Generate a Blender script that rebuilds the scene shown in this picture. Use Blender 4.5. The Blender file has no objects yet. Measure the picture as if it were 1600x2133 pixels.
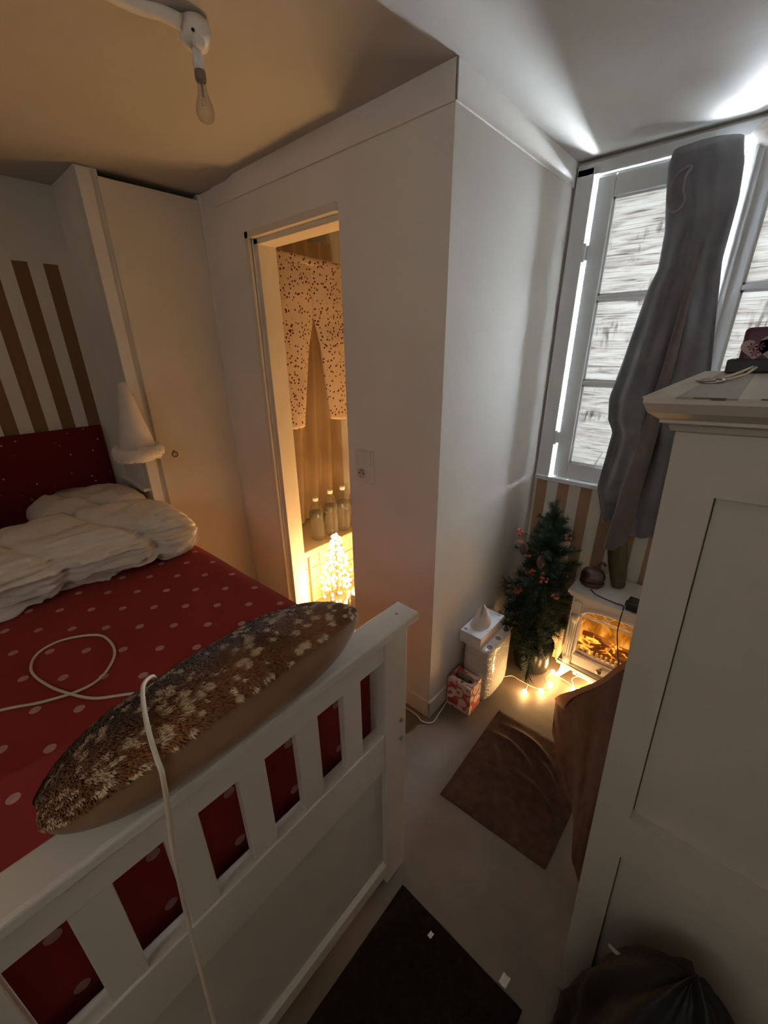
import bpy, bmesh, math, random
from mathutils import Vector, Matrix, noise
R = random.Random(7)
SC = bpy.context.scene
COL = SC.collection
PI = math.pi

# ------------------------------------------------------------------ camera, world, daylight, exposure
cam_d = bpy.data.cameras.new('camera'); CAM = bpy.data.objects.new('camera', cam_d); COL.objects.link(CAM)
PITCH, ROLL, YAW = 0.3890, -0.0094, 0.7334
fw = Vector((-math.sin(YAW)*math.cos(PITCH), math.cos(YAW)*math.cos(PITCH), -math.sin(PITCH)))
rt = Vector((math.cos(YAW), math.sin(YAW), 0)); up = rt.cross(fw)
rt2 = math.cos(ROLL)*rt + math.sin(ROLL)*up; up2 = -math.sin(ROLL)*rt + math.cos(ROLL)*up
CAM.matrix_world = Matrix(((rt2.x, up2.x, -fw.x, 0), (rt2.y, up2.y, -fw.y, 0), (rt2.z, up2.z, -fw.z, 1.5), (0, 0, 0, 1)))
cam_d.sensor_fit = 'HORIZONTAL'; cam_d.sensor_width = 36; cam_d.lens = 846.2/1600*36; cam_d.clip_start = 0.01
SC.camera = CAM
W = bpy.data.worlds.new('overcast_sky'); SC.world = W; W.use_nodes = True
W.node_tree.nodes['Background'].inputs[0].default_value = (1.0, 0.95, 0.89, 1)
W.node_tree.nodes['Background'].inputs[1].default_value = 1.6
SC.view_settings.view_transform = 'Standard'; SC.view_settings.look = 'None'
SC.view_settings.exposure = 1.35; SC.view_settings.gamma = 1.0; SC.view_settings.use_curve_mapping = False
SC.cycles.use_denoising = True; SC.cycles.max_bounces = 8; SC.cycles.diffuse_bounces = 5
SC.cycles.transparent_max_bounces = 12; SC.cycles.sample_clamp_indirect = 4.0
def area_light(name, loc, rot, sx, sy, power, color):
    l = bpy.data.lights.new(name, 'AREA'); l.shape = 'RECTANGLE'; l.size = sx; l.size_y = sy; l.energy = power; l.color = color
    o = bpy.data.objects.new(name, l); o.location = loc; o.rotation_euler = rot; COL.objects.link(o); return o
area_light('daylight_outside_window', (-0.1, 2.30, 1.62), (-PI/2, 0, 0), 1.7, 1.6, 1500.0, (0.80, 0.91, 1.0))


# ------------------------------------------------------------------ dimensions (metres)
ZC, ZL = 2.133, 2.053            # ceiling, bottom of the plaster band
XC, YD, YW = -0.735, 1.0925, 1.945   # corner of the boxed-in bathroom, doorway wall, window wall
XL, XH = -2.052, -2.40           # closet front, head wall
YN, XR = -1.25, 1.05             # walls behind and right of the camera

# ------------------------------------------------------------------ materials
def new_mat(name):
    m = bpy.data.materials.new(name); m.use_nodes = True
    nt = m.node_tree; b = nt.nodes['Principled BSDF']; return m, nt, b
def noise_col(nt, c1, c2, scale, detail=4, lo=.3, hi=.7, coord='Object', stretch=None, dist=0):
    tc = nt.nodes.new('ShaderNodeTexCoord'); n = nt.nodes.new('ShaderNodeTexNoise')
    n.inputs['Scale'].default_value = scale; n.inputs['Detail'].default_value = detail; n.inputs['Distortion'].default_value = dist
    src = tc.outputs[coord]
    if stretch:
        mp = nt.nodes.new('ShaderNodeMapping'); mp.inputs['Scale'].default_value = stretch; nt.links.new(src, mp.inputs[0]); src = mp.outputs[0]
    nt.links.new(src, n.inputs['Vector'])
    r = nt.nodes.new('ShaderNodeValToRGB'); r.color_ramp.elements[0].position = lo; r.color_ramp.elements[1].position = hi
    r.color_ramp.elements[0].color = (*c1, 1); r.color_ramp.elements[1].color = (*c2, 1)
    nt.links.new(n.outputs[0], r.inputs[0]); return r.outputs[0], n, src
def bump(nt, b, fac, strength, dist=.002):
    bp = nt.nodes.new('ShaderNodeBump'); bp.inputs['Strength'].default_value = strength; bp.inputs['Distance'].default_value = dist
    nt.links.new(fac, bp.inputs['Height']); nt.links.new(bp.outputs[0], b.inputs['Normal'])
def M(name, col, rough=.6, var=.06, scale=12, bmp=.15, bscale=60, metal=0, spec=.4, sheen=0, coat=0, stretch=None, bdist=.002):
    m, nt, b = new_mat(name)
    c1 = tuple(max(0, c*(1-var)) for c in col); c2 = tuple(min(1, c*(1+var)) for c in col)
    o, n, s = noise_col(nt, c1, c2, scale, stretch=stretch); nt.links.new(o, b.inputs['Base Color'])
    b.inputs['Roughness'].default_value = rough; b.inputs['Metallic'].default_value = metal; b.inputs['Specular IOR Level'].default_value = spec
    if sheen: b.inputs['Sheen Weight'].default_value = sheen
    if coat: b.inputs['Coat Weight'].default_value = coat; b.inputs['Coat Roughness'].default_value = .15
    if bmp:
        n2 = nt.nodes.new('ShaderNodeTexNoise'); n2.inputs['Scale'].default_value = bscale; n2.inputs['Detail'].default_value = 5
        nt.links.new(s, n2.inputs['Vector']); bump(nt, b, n2.outputs[0], bmp, bdist)
    return m
def emit(name, col, strength):
    m, nt, b = new_mat(name); nt.nodes.remove(b); e = nt.nodes.new('ShaderNodeEmission')
    e.inputs[0].default_value = (*col, 1); e.inputs[1].default_value = strength
    nt.links.new(e.outputs[0], nt.nodes['Material Output'].inputs[0]); return m
def glass(name, col=(1, 1, 1), rough=.02, mixw=.75):
    m, nt, b = new_mat(name)
    b.inputs['Base Color'].default_value = (*[c*.3 for c in col], 1); b.inputs['Roughness'].default_value = rough; b.inputs['Specular IOR Level'].default_value = .8
    t = nt.nodes.new('ShaderNodeBsdfTransparent'); t.inputs[0].default_value = (*[min(1, .5+.5*c) for c in col], 1)
    mx = nt.nodes.new('ShaderNodeMixShader'); mx.inputs[0].default_value = mixw
    lw = nt.nodes.new('ShaderNodeLayerWeight'); lw.inputs[0].default_value = .25
    mr = nt.nodes.new('ShaderNodeMapRange'); mr.inputs['To Min'].default_value = mixw; mr.inputs['To Max'].default_value = .25
    nt.links.new(lw.outputs['Facing'], mr.inputs[0]); nt.links.new(mr.outputs[0], mx.inputs[0])
    nt.links.new(b.outputs[0], mx.inputs[1]); nt.links.new(t.outputs[0], mx.inputs[2])
    nt.links.new(mx.outputs[0], nt.nodes['Material Output'].inputs[0]); return m

wall_paint = M('wall_paint', (.80, .755, .685), .75, .05, 3, .25, 25, bdist=.004)
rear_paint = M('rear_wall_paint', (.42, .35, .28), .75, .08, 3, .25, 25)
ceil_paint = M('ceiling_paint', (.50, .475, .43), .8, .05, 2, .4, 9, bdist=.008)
trim_paint = M('trim_paint', (.72, .68, .61), .5, .05, 6, .15, 40)
bed_paint = M('bed_paint', (.68, .62, .54), .45, .05, 5, .12, 50)
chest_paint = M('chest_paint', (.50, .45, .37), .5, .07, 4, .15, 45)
window_paint = M('window_paint', (.66, .68, .69), .5, .06, 8, .2, 40)
white_plastic = M('white_plastic', (.74, .72, .68), .35, .03, 20, 0)
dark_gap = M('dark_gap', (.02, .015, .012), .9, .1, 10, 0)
black_plastic = M('black_plastic', (.018, .018, .02), .4, .1, 20, .05)
steel = M('steel', (.5, .48, .45), .3, .08, 30, .05, metal=1)
brass = M('brass', (.28, .18, .08), .35, .15, 30, .05, metal=1)
floor_mat = M('floor_lino', (.155, .120, .088), .55, .22, 5, .35, 14, bdist=.004)
bath_floor_mat = M('bath_floor_wood', (.45, .28, .14), .5, .25, 6, .2, 20, stretch=(3, 22, 3))
rug_mat = M('rug_cotton', (.062, .030, .020), .95, .3, 30, .8, 160, sheen=.15, spec=.1)
mat_mat = M('mat_pile', (.012, .0075, .006), .95, .4, 60, .9, 220, spec=.05)
cloth_tan = M('tan_cloth', (.085, .040, .025), .9, .2, 25, .5, 140, sheen=.1, spec=.1)
duvet_mat = M('duvet_cotton', (.74, .67, .58), .85, .04, 18, .35, 35, sheen=.1, spec=.15, bdist=.006)
pillow_mat = M('pillow_cotton', (.62, .56, .50), .85, .05, 18, .3, 40, spec=.15)
tile_mat = M('wall_tile', (.50, .40, .26), .25, .06, 14, .08, 30)
grout_mat = M('grout', (.40, .34, .26), .85, .1, 30, .2)
bag_clear = M('crumpled_sack', (.42, .36, .28), .3, .15, 9, .6, 20, bdist=.02)
red_fab = None

def stripe_mat(name, axis, period, off, ca, cb, top=None):
    m, nt, b = new_mat(name)
    g = nt.nodes.new('ShaderNodeNewGeometry'); sp = nt.nodes.new('ShaderNodeSeparateXYZ')
    tc = nt.nodes.new('ShaderNodeTexCoord'); nt.links.new(tc.outputs['Object'], sp.inputs[0])
    def math_(op, a, v=None):
        n = nt.nodes.new('ShaderNodeMath'); n.operation = op
        nt.links.new(a, n.inputs[0])
        if v is not None: n.inputs[1].default_value = v
        return n.outputs[0]
    x = math_('SUBTRACT', sp.outputs[axis], off); x = math_('DIVIDE', x, period); x = math_('FRACT', x); x = math_('LESS_THAN', x, .5)
    if top is not None:
        lt = math_('LESS_THAN', sp.outputs[2], top)
        mm = nt.nodes.new('ShaderNodeMath'); mm.operation = 'MULTIPLY'; nt.links.new(x, mm.inputs[0]); nt.links.new(lt, mm.inputs[1]); x = mm.outputs[0]
    n = nt.nodes.new('ShaderNodeTexNoise'); n.inputs['Scale'].default_value = 5; nt.links.new(tc.outputs['Object'], n.inputs['Vector'])
    mx = nt.nodes.new('ShaderNodeMix'); mx.data_type = 'RGBA'; mx.inputs[6].default_value = (*ca, 1); mx.inputs[7].default_value = (*cb, 1); nt.links.new(x, mx.inputs[0])
    m2 = nt.nodes.new('ShaderNodeMix'); m2.data_type = 'RGBA'; m2.blend_type = 'MULTIPLY'; m2.inputs[0].default_value = .12
    nt.links.new(mx.outputs[2], m2.inputs[6]); nt.links.new(n.outputs[1], m2.inputs[7]); nt.links.new(m2.outputs[2], b.inputs['Base Color'])
    b.inputs['Roughness'].default_value = .7
    n2 = nt.nodes.new('ShaderNodeTexNoise'); n2.inputs['Scale'].default_value = 30; nt.links.new(tc.outputs['Object'], n2.inputs['Vector']); bump(nt, b, n2.outputs[0], .2, .003)
    return m
head_stripes = stripe_mat('head_wall_stripes', 1, .1045, .5215, (.66, .62, .53), (.20, .095, .045), 1.834)
window_stripes = stripe_mat('window_wall_stripes', 0, .1035, -.724, (.70, .67, .61), (.36, .22, .13), .893)
chest_stripes = stripe_mat('chest_top_stripes', 0, .11, .002, (.60, .55, .45), (.36, .28, .22))

def dots_mat(name, base, dot, rad):
    m, nt, b = new_mat(name); tc = nt.nodes.new('ShaderNodeTexCoord'); sp = nt.nodes.new('ShaderNodeSeparateXYZ'); nt.links.new(tc.outputs['Object'], sp.inputs[0])
    def mt(op, a, v=None, c=None):
        n = nt.nodes.new('ShaderNodeMath'); n.operation = op
        for k, q in enumerate((a, v, c)):
            if q is None: continue
            if isinstance(q, (int, float)): n.inputs[k].default_value = q
            else: nt.links.new(q, n.inputs[k])
        return n.outputs[0]
    # the sheet wraps: on the drop the vertical takes the place of x
    X = mt('SUBTRACT', sp.outputs[0], sp.outputs[2])
    outs = []
    for ox, oy in ((0, 0), (.069, .0645)):
        fx = mt('SUBTRACT', mt('FRACT', mt('DIVIDE', mt('ADD', X, 2.261+.069+ox), .138)), .5)
        fy = mt('SUBTRACT', mt('FRACT', mt('DIVIDE', mt('ADD', sp.outputs[1], -.558+.0645+oy), .129)), .5)
        d = mt('SQRT', mt('ADD', mt('POWER', mt('MULTIPLY', fx, .138), 2), mt('POWER', mt('MULTIPLY', fy, .129), 2)))
        outs.append(mt('LESS_THAN', d, rad))
    f = mt('MAXIMUM', outs[0], outs[1])
    n = nt.nodes.new('ShaderNodeTexNoise'); n.inputs['Scale'].default_value = 70; nt.links.new(tc.outputs['Object'], n.inputs['Vector'])
    f = mt('MULTIPLY', f, mt('ADD', mt('MULTIPLY', n.outputs[0], .6), .45))
    mx = nt.nodes.new('ShaderNodeMix'); mx.data_type = 'RGBA'; mx.inputs[6].default_value = (*base, 1); mx.inputs[7].default_value = (*dot, 1); nt.links.new(f, mx.inputs[0])
    nt.links.new(mx.outputs[2], b.inputs['Base Color']); b.inputs['Roughness'].default_value = .9; b.inputs['Specular IOR Level'].default_value = .1
    b.inputs['Sheen Weight'].default_value = .05
    n2 = nt.nodes.new('ShaderNodeTexNoise'); n2.inputs['Scale'].default_value = 25; nt.links.new(tc.outputs['Object'], n2.inputs['Vector']); bump(nt, b, n2.outputs[0], .3, .004)
    return m
sheet_mat = dots_mat('red_dotted_sheet', (.25, .024, .019), (.52, .31, .28), .0105)

def speck_mat(name, base, dot, scale, thr, rough=.9):
    m, nt, b = new_mat(name); tc = nt.nodes.new('ShaderNodeTexCoord'); v = nt.nodes.new('ShaderNodeTexVoronoi'); v.inputs['Scale'].default_value = scale
    nt.links.new(tc.outputs['Object'], v.inputs['Vector'])
    r = nt.nodes.new('ShaderNodeValToRGB'); r.color_ramp.elements[0].position = thr; r.color_ramp.elements[1].position = thr+.03
    r.color_ramp.elements[0].color = (*dot, 1); r.color_ramp.elements[1].color = (*base, 1)
    nt.links.new(v.outputs['Distance'], r.inputs[0]); nt.links.new(r.outputs[0], b.inputs['Base Color']); b.inputs['Roughness'].default_value = rough
    b.inputs['Specular IOR Level'].default_value = .15
    return m
headboard_mat = speck_mat('headboard_red', (.12, .010, .010), (.5, .35, .28), 30, .10)
pajama_mat = speck_mat('pajama_print', (.60, .47, .34), (.12, .03, .02), 58, .27)

# ------------------------------------------------------------------ mesh helpers
class MB:
    def __init__(s): s.bm = bmesh.new()
    def box(s, x0, x1, y0, y1, z0, z1, bev=0, seg=2):
        b = bmesh.new(); vs = [b.verts.new((x, y, z)) for x in (x0, x1) for y in (y0, y1) for z in (z0, z1)]
        for f in ((0, 1, 3, 2), (4, 6, 7, 5), (0, 4, 5, 1), (2, 3, 7, 6), (0, 2, 6, 4), (1, 5, 7, 3)): b.faces.new([vs[i] for i in f])
        if bev: bmesh.ops.bevel(b, geom=b.edges[:], offset=bev, segments=seg, affect='EDGES', profile=.5)
        s.add(b); return s
    def add(s, b):
        me = bpy.data.meshes.new('tmp'); b.to_mesh(me); b.free(); s.bm.from_mesh(me); bpy.data.meshes.remove(me)
    def poly(s, vs, fs):
        v = [s.bm.verts.new(p) for p in vs]
        for f in fs:
            try: s.bm.faces.new([v[i] for i in f])
            except ValueError: pass
        return s
    def grid(s, fn, nu, nv, closeu=False, closev=False, capu=False):
        vs = [[s.bm.verts.new(fn(i/(nu if closeu else nu-1), j/(nv if closev else nv-1))) for j in range(nv)] for i in range(nu)]
        for i in range(nu if closeu else nu-1):
            for j in range(nv if closev else nv-1):
                a, b_, c, d = vs[i][j], vs[(i+1) % nu][j], vs[(i+1) % nu][(j+1) % nv], vs[i][(j+1) % nv]
                s.bm.faces.new((a, b_, c, d))
        if capu:
            s.bm.faces.new(vs[0][::-1]); s.bm.faces.new(vs[-1])
        return s
    def tube(s, pts, r, n=8, smooth_n=0, cap=True):
        pts = [Vector(p) for p in pts]
        if smooth_n: pts = catmull(pts, smooth_n)
        rings = []; t0 = (pts[1]-pts[0]).normalized(); nrm = t0.orthogonal().normalized()
        for i, p in enumerate(pts):
            t = (pts[min(i+1, len(pts)-1)]-pts[max(i-1, 0)]).normalized()
            nrm = (nrm - t*nrm.dot(t)); nrm = nrm.normalized() if nrm.length > 1e-6 else t.orthogonal().normalized()
            bi = t.cross(nrm); rr = r(i/(len(pts)-1)) if callable(r) else r
            rings.append([s.bm.verts.new(p+rr*(math.cos(a)*nrm+math.sin(a)*bi)) for a in [2*PI*k/n for k in range(n)]])
        for a, b_ in zip(rings, rings[1:]):
            for k in range(n): s.bm.faces.new((a[k], a[(k+1) % n], b_[(k+1) % n], b_[k]))
        if cap: s.bm.faces.new(rings[0][::-1]); s.bm.faces.new(rings[-1])
        return s
    def lathe(s, prof, c=(0, 0, 0), n=24, axis='Z', wob=None):
        c = Vector(c); rings = []
        for (r, h) in prof:
            ring = []
            for k in range(n):
                a = 2*PI*k/n; q = r*(1+(wob(a, h) if wob else 0))
                v = Vector((q*math.cos(a), q*math.sin(a), h))
                if axis == 'X': v = Vector((v.z, v.x, v.y))
                if axis == 'Y': v = Vector((v.x, v.z, v.y))
                ring.append(s.bm.verts.new(c+v))
            rings.append(ring)
        for a, b_ in zip(rings, rings[1:]):
            for k in range(n): s.bm.faces.new((a[k], a[(k+1) % n], b_[(k+1) % n], b_[k]))
        s.bm.faces.new(rings[0][::-1]); s.bm.faces.new(rings[-1]); return s
    def build(s, name, mat, parent=None, smooth=False, local=False, label=None, autosm=True):
        bmesh.ops.recalc_face_normals(s.bm, faces=s.bm.faces[:])
        me = bpy.data.meshes.new(name)
        if parent is not None and not local:
            off = Vector(); q = parent
            while q is not None: off += q.location; q = q.parent
            bmesh.ops.translate(s.bm, verts=s.bm.verts[:], vec=-off)
        s.bm.to_mesh(me); s.bm.free(); me.materials.append(mat)
        if smooth: me.polygons.foreach_set('use_smooth', [True]*len(me.polygons))
        o = bpy.data.objects.new(name, me); COL.objects.link(o)
        if parent is not None: o.parent = parent
        if label: o['label'] = label
        return o
def catmull(P, n):
    out = []
    for i in range(len(P)-1):
        p0, p1, p2, p3 = P[max(i-1, 0)], P[i], P[i+1], P[min(i+2, len(P)-1)]
        for k in range(n):
            t = k/n
            out.append(.5*((2*p1)+(p2-p0)*t+(2*p0-5*p1+4*p2-p3)*t*t+(3*p1-p0-3*p2+p3)*t**3))
    out.append(P[-1]); return out
def lerp_tab(tab, t):
    for (a, va), (b, vb) in zip(tab, tab[1:]):
        if t <= b or (b, vb) == tab[-1]:
            k = max(0, min(1, (t-a)/(b-a))); k = k*k*(3-2*k) if False else k
            return va+(vb-va)*k
def nz(*p): return noise.noise(Vector(p))
def thing(name, label, cat, loc=(0, 0, 0), group=None):
    o = bpy.data.objects.new(name, None); o.location = loc; o.empty_display_size = .05; COL.objects.link(o)
    return tag(o, label, cat, group)
def tag(o, label, cat, group=None, kind=None):
    o['label'] = label; o['category'] = cat
    if group: o['group'] = group
    if kind: o['kind'] = kind
    return o
def struct(o, label=None):
    o['kind'] = 'structure'
    if label: o['label'] = label
    return o
def flat(s, x0, x1, y0, y1, z0, z1): return s.box(x0, x1, y0, y1, z0, z1)
def point(name, loc, power, col, rad, parent):
    l = bpy.data.lights.new(name, 'POINT'); l.energy = power; l.color = col; l.shadow_soft_size = rad
    o = bpy.data.objects.new(name, l); COL.objects.link(o)
    off = Vector(); q = parent
    while q is not None: off += q.location; q = q.parent
    o.parent = parent; o.location = Vector(loc)-off; return o
WARM = (1.0, .60, .26)

# ------------------------------------------------------------------ room shell
struct(MB().box(-2.6, XR+.1, YN-.1, YD+.02, -.05, 0).box(XC-.05, XR+.1, YD+.02, YW+.12, -.05, 0).build('floor', floor_mat), 'dull grey brown worn lino floor')
struct(MB().box(-2.6, XC-.05, YD+.02, 2.0, -.05, 0.0).build('floor_bath', bath_floor_mat), 'orange brown wooden floor of the small bathroom')
def ceil_fn(u, v):
    x, y = -2.6+u*(XR+2.7), YN-.1+v*(YW+.25-YN)
    z = ZC+.002*nz(x*2.2, y*2.2, 3)
    if x < -1.762: z -= .010*min(1, (-1.762-x)/.05)
    return (x, y, z)
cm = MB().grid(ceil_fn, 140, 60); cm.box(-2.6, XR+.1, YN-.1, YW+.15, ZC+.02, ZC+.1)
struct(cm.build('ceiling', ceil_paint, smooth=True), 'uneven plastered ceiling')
# doorway wall with its opening
xo0, xo1, zo = -1.700, -1.172, 1.905
w = MB().box(-2.6, xo0, YD, YD+.10, 0, ZC+.03).box(xo1, XC, YD, YD+.10, 0, ZC+.03).box(xo0, xo1, YD, YD+.10, zo, ZC+.03)
struct(w.build('wall_doorway', wall_paint), 'cream wall with the open bathroom doorway')
struct(MB().box(XC-.06, XC, YD+.10, YW+.1, 0, ZC+.03).build('wall_partition', wall_paint), 'pale wall beside the window, lit by daylight')
# window wall: striped below the sill, opening for the window
wx0, wx1, wz0, wz1 = -.668, .43, .918, 2.075
w = MB().box(XC-.06, wx0, YW, YW+.12, 0, ZC+.03).box(wx1, XR+.1, YW, YW+.12, 0, ZC+.03).box(wx0, wx1, YW, YW+.12, 0, wz0).box(wx0, wx1, YW, YW+.12, wz1, ZC+.03)
struct(w.build('wall_window', window_stripes), 'wall under the window painted with tan and cream stripes')
struct(MB().box(XH-.1, XH, YN-.1, .70, 0, ZC+.03).build('wall_head', head_stripes), 'wall behind the headboard with brown and cream stripes')
struct(MB().box(XH-.1, XL-.02, .626, .70, 0, ZC+.03).build('wall_return', wall_paint), 'narrow wall return beside the closet')
rx0, rx1, rz0, rz1 = -.75, .90, 1.70, 2.07     # opening added in the unseen rear wall to let in fill light
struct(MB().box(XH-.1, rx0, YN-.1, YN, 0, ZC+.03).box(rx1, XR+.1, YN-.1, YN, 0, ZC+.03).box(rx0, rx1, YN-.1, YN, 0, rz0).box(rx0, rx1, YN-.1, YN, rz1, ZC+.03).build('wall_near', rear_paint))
f2 = MB().box(rx0, rx1, YN-.06, YN-.02, rz0, rz0+.03).box(rx0, rx1, YN-.06, YN-.02, rz1-.03, rz1)
for xa in (rx0, rx0+.53, rx0+1.08, rx1-.04): f2.box(xa, xa+.04, YN-.06, YN-.02, rz0, rz1)
struct(f2.build('added_fill_window', window_paint), 'frame of a high strip opening added behind the camera for fill light')
struct(MB().box(XR, XR+.1, YN, YW+.1, 0, ZC+.03).build('wall_right', wall_paint))
# bathroom shell
struct(MB().box(-2.6, -2.5, YD+.1, 2.0, 0, ZC+.03).build('wall_bath_left', wall_paint))
struct(MB().box(-2.6, XC-.05, 1.90, 2.0, 0, ZC+.03).build('wall_bath_back', wall_paint))
# plaster band under the ceiling
struct(MB().box(-1.95, XC+.006, YD-.006, YD, ZL, ZC+.01, .002).build('trim_1', wall_paint), 'plaster band above the doorway')
struct(MB().box(XC, XC+.006, YD-.006, YW, ZL, ZC+.01, .002).build('trim_2', wall_paint), 'plaster band above the pale wall')
# door casing (left side and head) : the right jamb is flush
t = MB()
t.box(-1.727, -1.700, YD-.012, YD+.006, 0, 1.932, .003).box(-1.727, xo1, YD-.012, YD+.006, 1.905, 1.932, .003)
t.box(-1.700, -1.672, YD+.012, YD+.10, 0, 1.905, .002).box(-1.700, xo1, YD+.012, YD+.10, 1.885, 1.905, .002)
struct(t.build('trim_3', M('casing_paint', (.74, .66, .52), .5, .05, 6, .15, 40)), 'cream wooden casing of the bathroom doorway')
struct(MB().box(-2.02, -1.728, YD-.010, YD, 0, .085, .003).box(xo1, XC+.010, YD-.010, YD, 0, .085, .003).build('baseboard_doorway', trim_paint), 'yellowed chipped baseboard')
struct(MB().box(XC, XC+.010, YD-.010, YW, 0, .085, .003).build('baseboard_partition', trim_paint), 'white baseboard below the pale wall')
struct(MB().box(XH, XL-.022, 0.596, .627, .862, .878, .003).build('trim_4', trim_paint), 'cream rail on the wall return')
# closet: frame, dark reveal, door
struct(MB().box(XL-.06, XL-.004, .625, .672, 0, 2.118, .004).build('trim_5', trim_paint), 'left post of the closet front')
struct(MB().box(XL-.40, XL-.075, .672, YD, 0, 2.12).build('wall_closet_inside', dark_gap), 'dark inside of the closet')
d1 = struct(bpy.data.objects.new('door_1', None), 'tall plain cream closet door with a small ring pull'); d1.location = (XL, .69, 0); COL.objects.link(d1)
MB().box(XL-.022, XL, .692, 1.078, .02, 2.098, .003).build('door_leaf', M('closet_paint', (.72, .64, .51), .55, .05, 4, .15, 30), d1)
MB().box(XL-.03, XL-.006, 1.078, YD, .0, 2.12).build('side_strip', wall_paint, d1)
hp = [(XL+.004+.004*math.sin(a), .760+.0115*math.sin(a+0), 1.020+.0125*math.cos(a)) for a in [2*PI*k/24 for k in range(25)]]
rg = MB().tube(hp, .0026, 8, cap=False); rg.lathe([(.006, -.002), (.006, .003), (.003, .005)], (XL, .758, 1.033), 12, 'X')
rg.build('ring_pull', brass, d1, True, label='small dark brass ring pull')

# ------------------------------------------------------------------ window
win = struct(bpy.data.objects.new('window_1', None), 'grey painted casement window with frosted wood grain film panes'); win.location = (wx0, YW, wz0); COL.objects.link(win)
yf = YW-.012
fr = MB().box(XC+.012, wx0+.008, yf-.02, YW, .905, 2.105, .004).box(XC+.012, wx1+.07, yf-.02, YW, 2.078, 2.118, .004)
fr.box(XC+.012, wx1+.07, yf-.028, YW, .893, .915, .004).box(wx1-.01, wx1+.07, yf-.02, YW, .905, 2.105, .004)
fr.build('window_frame', window_paint, win)
m, nt, b = new_mat('wood_grain_film'); film = m
tc = nt.nodes.new('ShaderNodeTexCoord'); mp = nt.nodes.new('ShaderNodeMapping'); mp.inputs['Scale'].default_value = (2.4, 1, 62); mp.inputs['Rotation'].default_value = (0, .04, 0)
nt.links.new(tc.outputs['Object'], mp.inputs[0])
n1 = nt.nodes.new('ShaderNodeTexNoise'); n1.inputs['Scale'].default_value = 2.2; n1.inputs['Detail'].default_value = 6; n1.inputs['Roughness'].default_value = .62; n1.inputs['Distortion'].default_value = 1.4; nt.links.new(mp.outputs[0], n1.inputs['Vector'])
mp2 = nt.nodes.new('ShaderNodeMapping'); mp2.inputs['Scale'].default_value = (90, 1, 14); nt.links.new(tc.outputs['Object'], mp2.inputs[0])
n2 = nt.nodes.new('ShaderNodeTexNoise'); n2.inputs['Scale'].default_value = 1.0; n2.inputs['Detail'].default_value = 2; nt.links.new(mp2.outputs[0], n2.inputs['Vector'])
n3 = nt.nodes.new('ShaderNodeTexNoise'); n3.inputs['Scale'].default_value = 9; nt.links.new(tc.outputs['Object'], n3.inputs['Vector'])
r1 = nt.nodes.new('ShaderNodeValToRGB'); e = r1.color_ramp.elements
e[0].position = .33; e[0].color = (.28, .25, .22, 1); e[1].position = .56; e[1].color = (.90, .87, .83, 1)
x = e.new(.44); x.color = (.70, .65, .60, 1)
nt.links.new(n1.outputs[0], r1.inputs[0])
r2 = nt.nodes.new('ShaderNodeValToRGB'); r2.color_ramp.elements[0].position = .44; r2.color_ramp.elements[0].color = (.45, .42, .39, 1); r2.color_ramp.elements[1].position = .54
nt.links.new(n2.outputs[0], r2.inputs[0])
r3 = nt.nodes.new('ShaderNodeValToRGB'); r3.color_ramp.elements[0].position = .55; r3.color_ramp.elements[1].position = .68; nt.links.new(n3.outputs[0], r3.inputs[0])
mx = nt.nodes.new('ShaderNodeMix'); mx.data_type = 'RGBA'; mx.blend_type = 'MULTIPLY'; nt.links.new(r3.outputs[0], mx.inputs[0]); nt.links.new(r1.outputs[0], mx.inputs[6]); nt.links.new(r2.outputs[0], mx.inputs[7])
tl = nt.nodes.new('ShaderNodeBsdfTranslucent'); dk = nt.nodes.new('ShaderNodeMix'); dk.data_type = 'RGBA'; dk.blend_type = 'MULTIPLY'; dk.inputs[0].default_value = 1; dk.inputs[7].default_value = (.078, .078, .078, 1); nt.links.new(mx.outputs[2], dk.inputs[6]); nt.links.new(dk.outputs[2], tl.inputs[0])
nt.links.new(mx.outputs[2], b.inputs['Base Color']); b.inputs['Roughness'].default_value = .5
ms = nt.nodes.new('ShaderNodeMixShader'); ms.inputs[0].default_value = .72; nt.links.new(b.outputs[0], ms.inputs[1]); nt.links.new(tl.outputs[0], ms.inputs[2])
nt.links.new(ms.outputs[0], nt.nodes['Material Output'].inputs[0])
ZB = [.990, 1.336, 1.352, 1.660, 1.676, 2.002]
def sash(x0, x1, px0, px1, lab, hinge_side):
    fr = MB()
    fr.box(x0, px0, yf-.004, yf+.030, .9195, 2.0715, .004).box(px1, x1, yf-.004, yf+.030, .9195, 2.0715, .004)
    fr.box(px0, px1, yf-.004, yf+.030, .9195, ZB[0], .004).box(px0, px1, yf-.004, yf+.030, ZB[5], 2.0715, .004)
    s = fr.build('sash', window_paint, win, label=lab)
    for a, b_ in ((ZB[1], ZB[2]), (ZB[3], ZB[4])): MB().box(px0, px1, yf-.001, yf+.024, a, b_, .003).build('muntin', window_paint, s)
    for a, b_ in ((ZB[0], ZB[1]), (ZB[2], ZB[3]), (ZB[4], ZB[5])):
        MB().box(px0-.002, px1+.002, yf+.012, yf+.016, a-.002, b_+.002).build('pane', film, s)
        f = MB()
        f.box(px0, px0+.007, yf+.004, yf+.012, a, b_).box(px1-.007, px1, yf+.004, yf+.012, a, b_).box(px0, px1, yf+.004, yf+.012, a, a+.007).box(px0, px1, yf+.004, yf+.012, b_-.007, b_)
        f.build('glazing_bead', window_paint, s)
    for z in (1.83, 1.10):
        hx = x0-.010 if hinge_side < 0 else x1+.010
        MB().tube([(hx, yf-.012, z-.032), (hx, yf-.012, z+.032)], .007, 10).box(hx-.012, hx+.014, yf-.007, yf-.003, z-.026, z+.026).build('hinge', window_paint, s)
    return s
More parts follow.
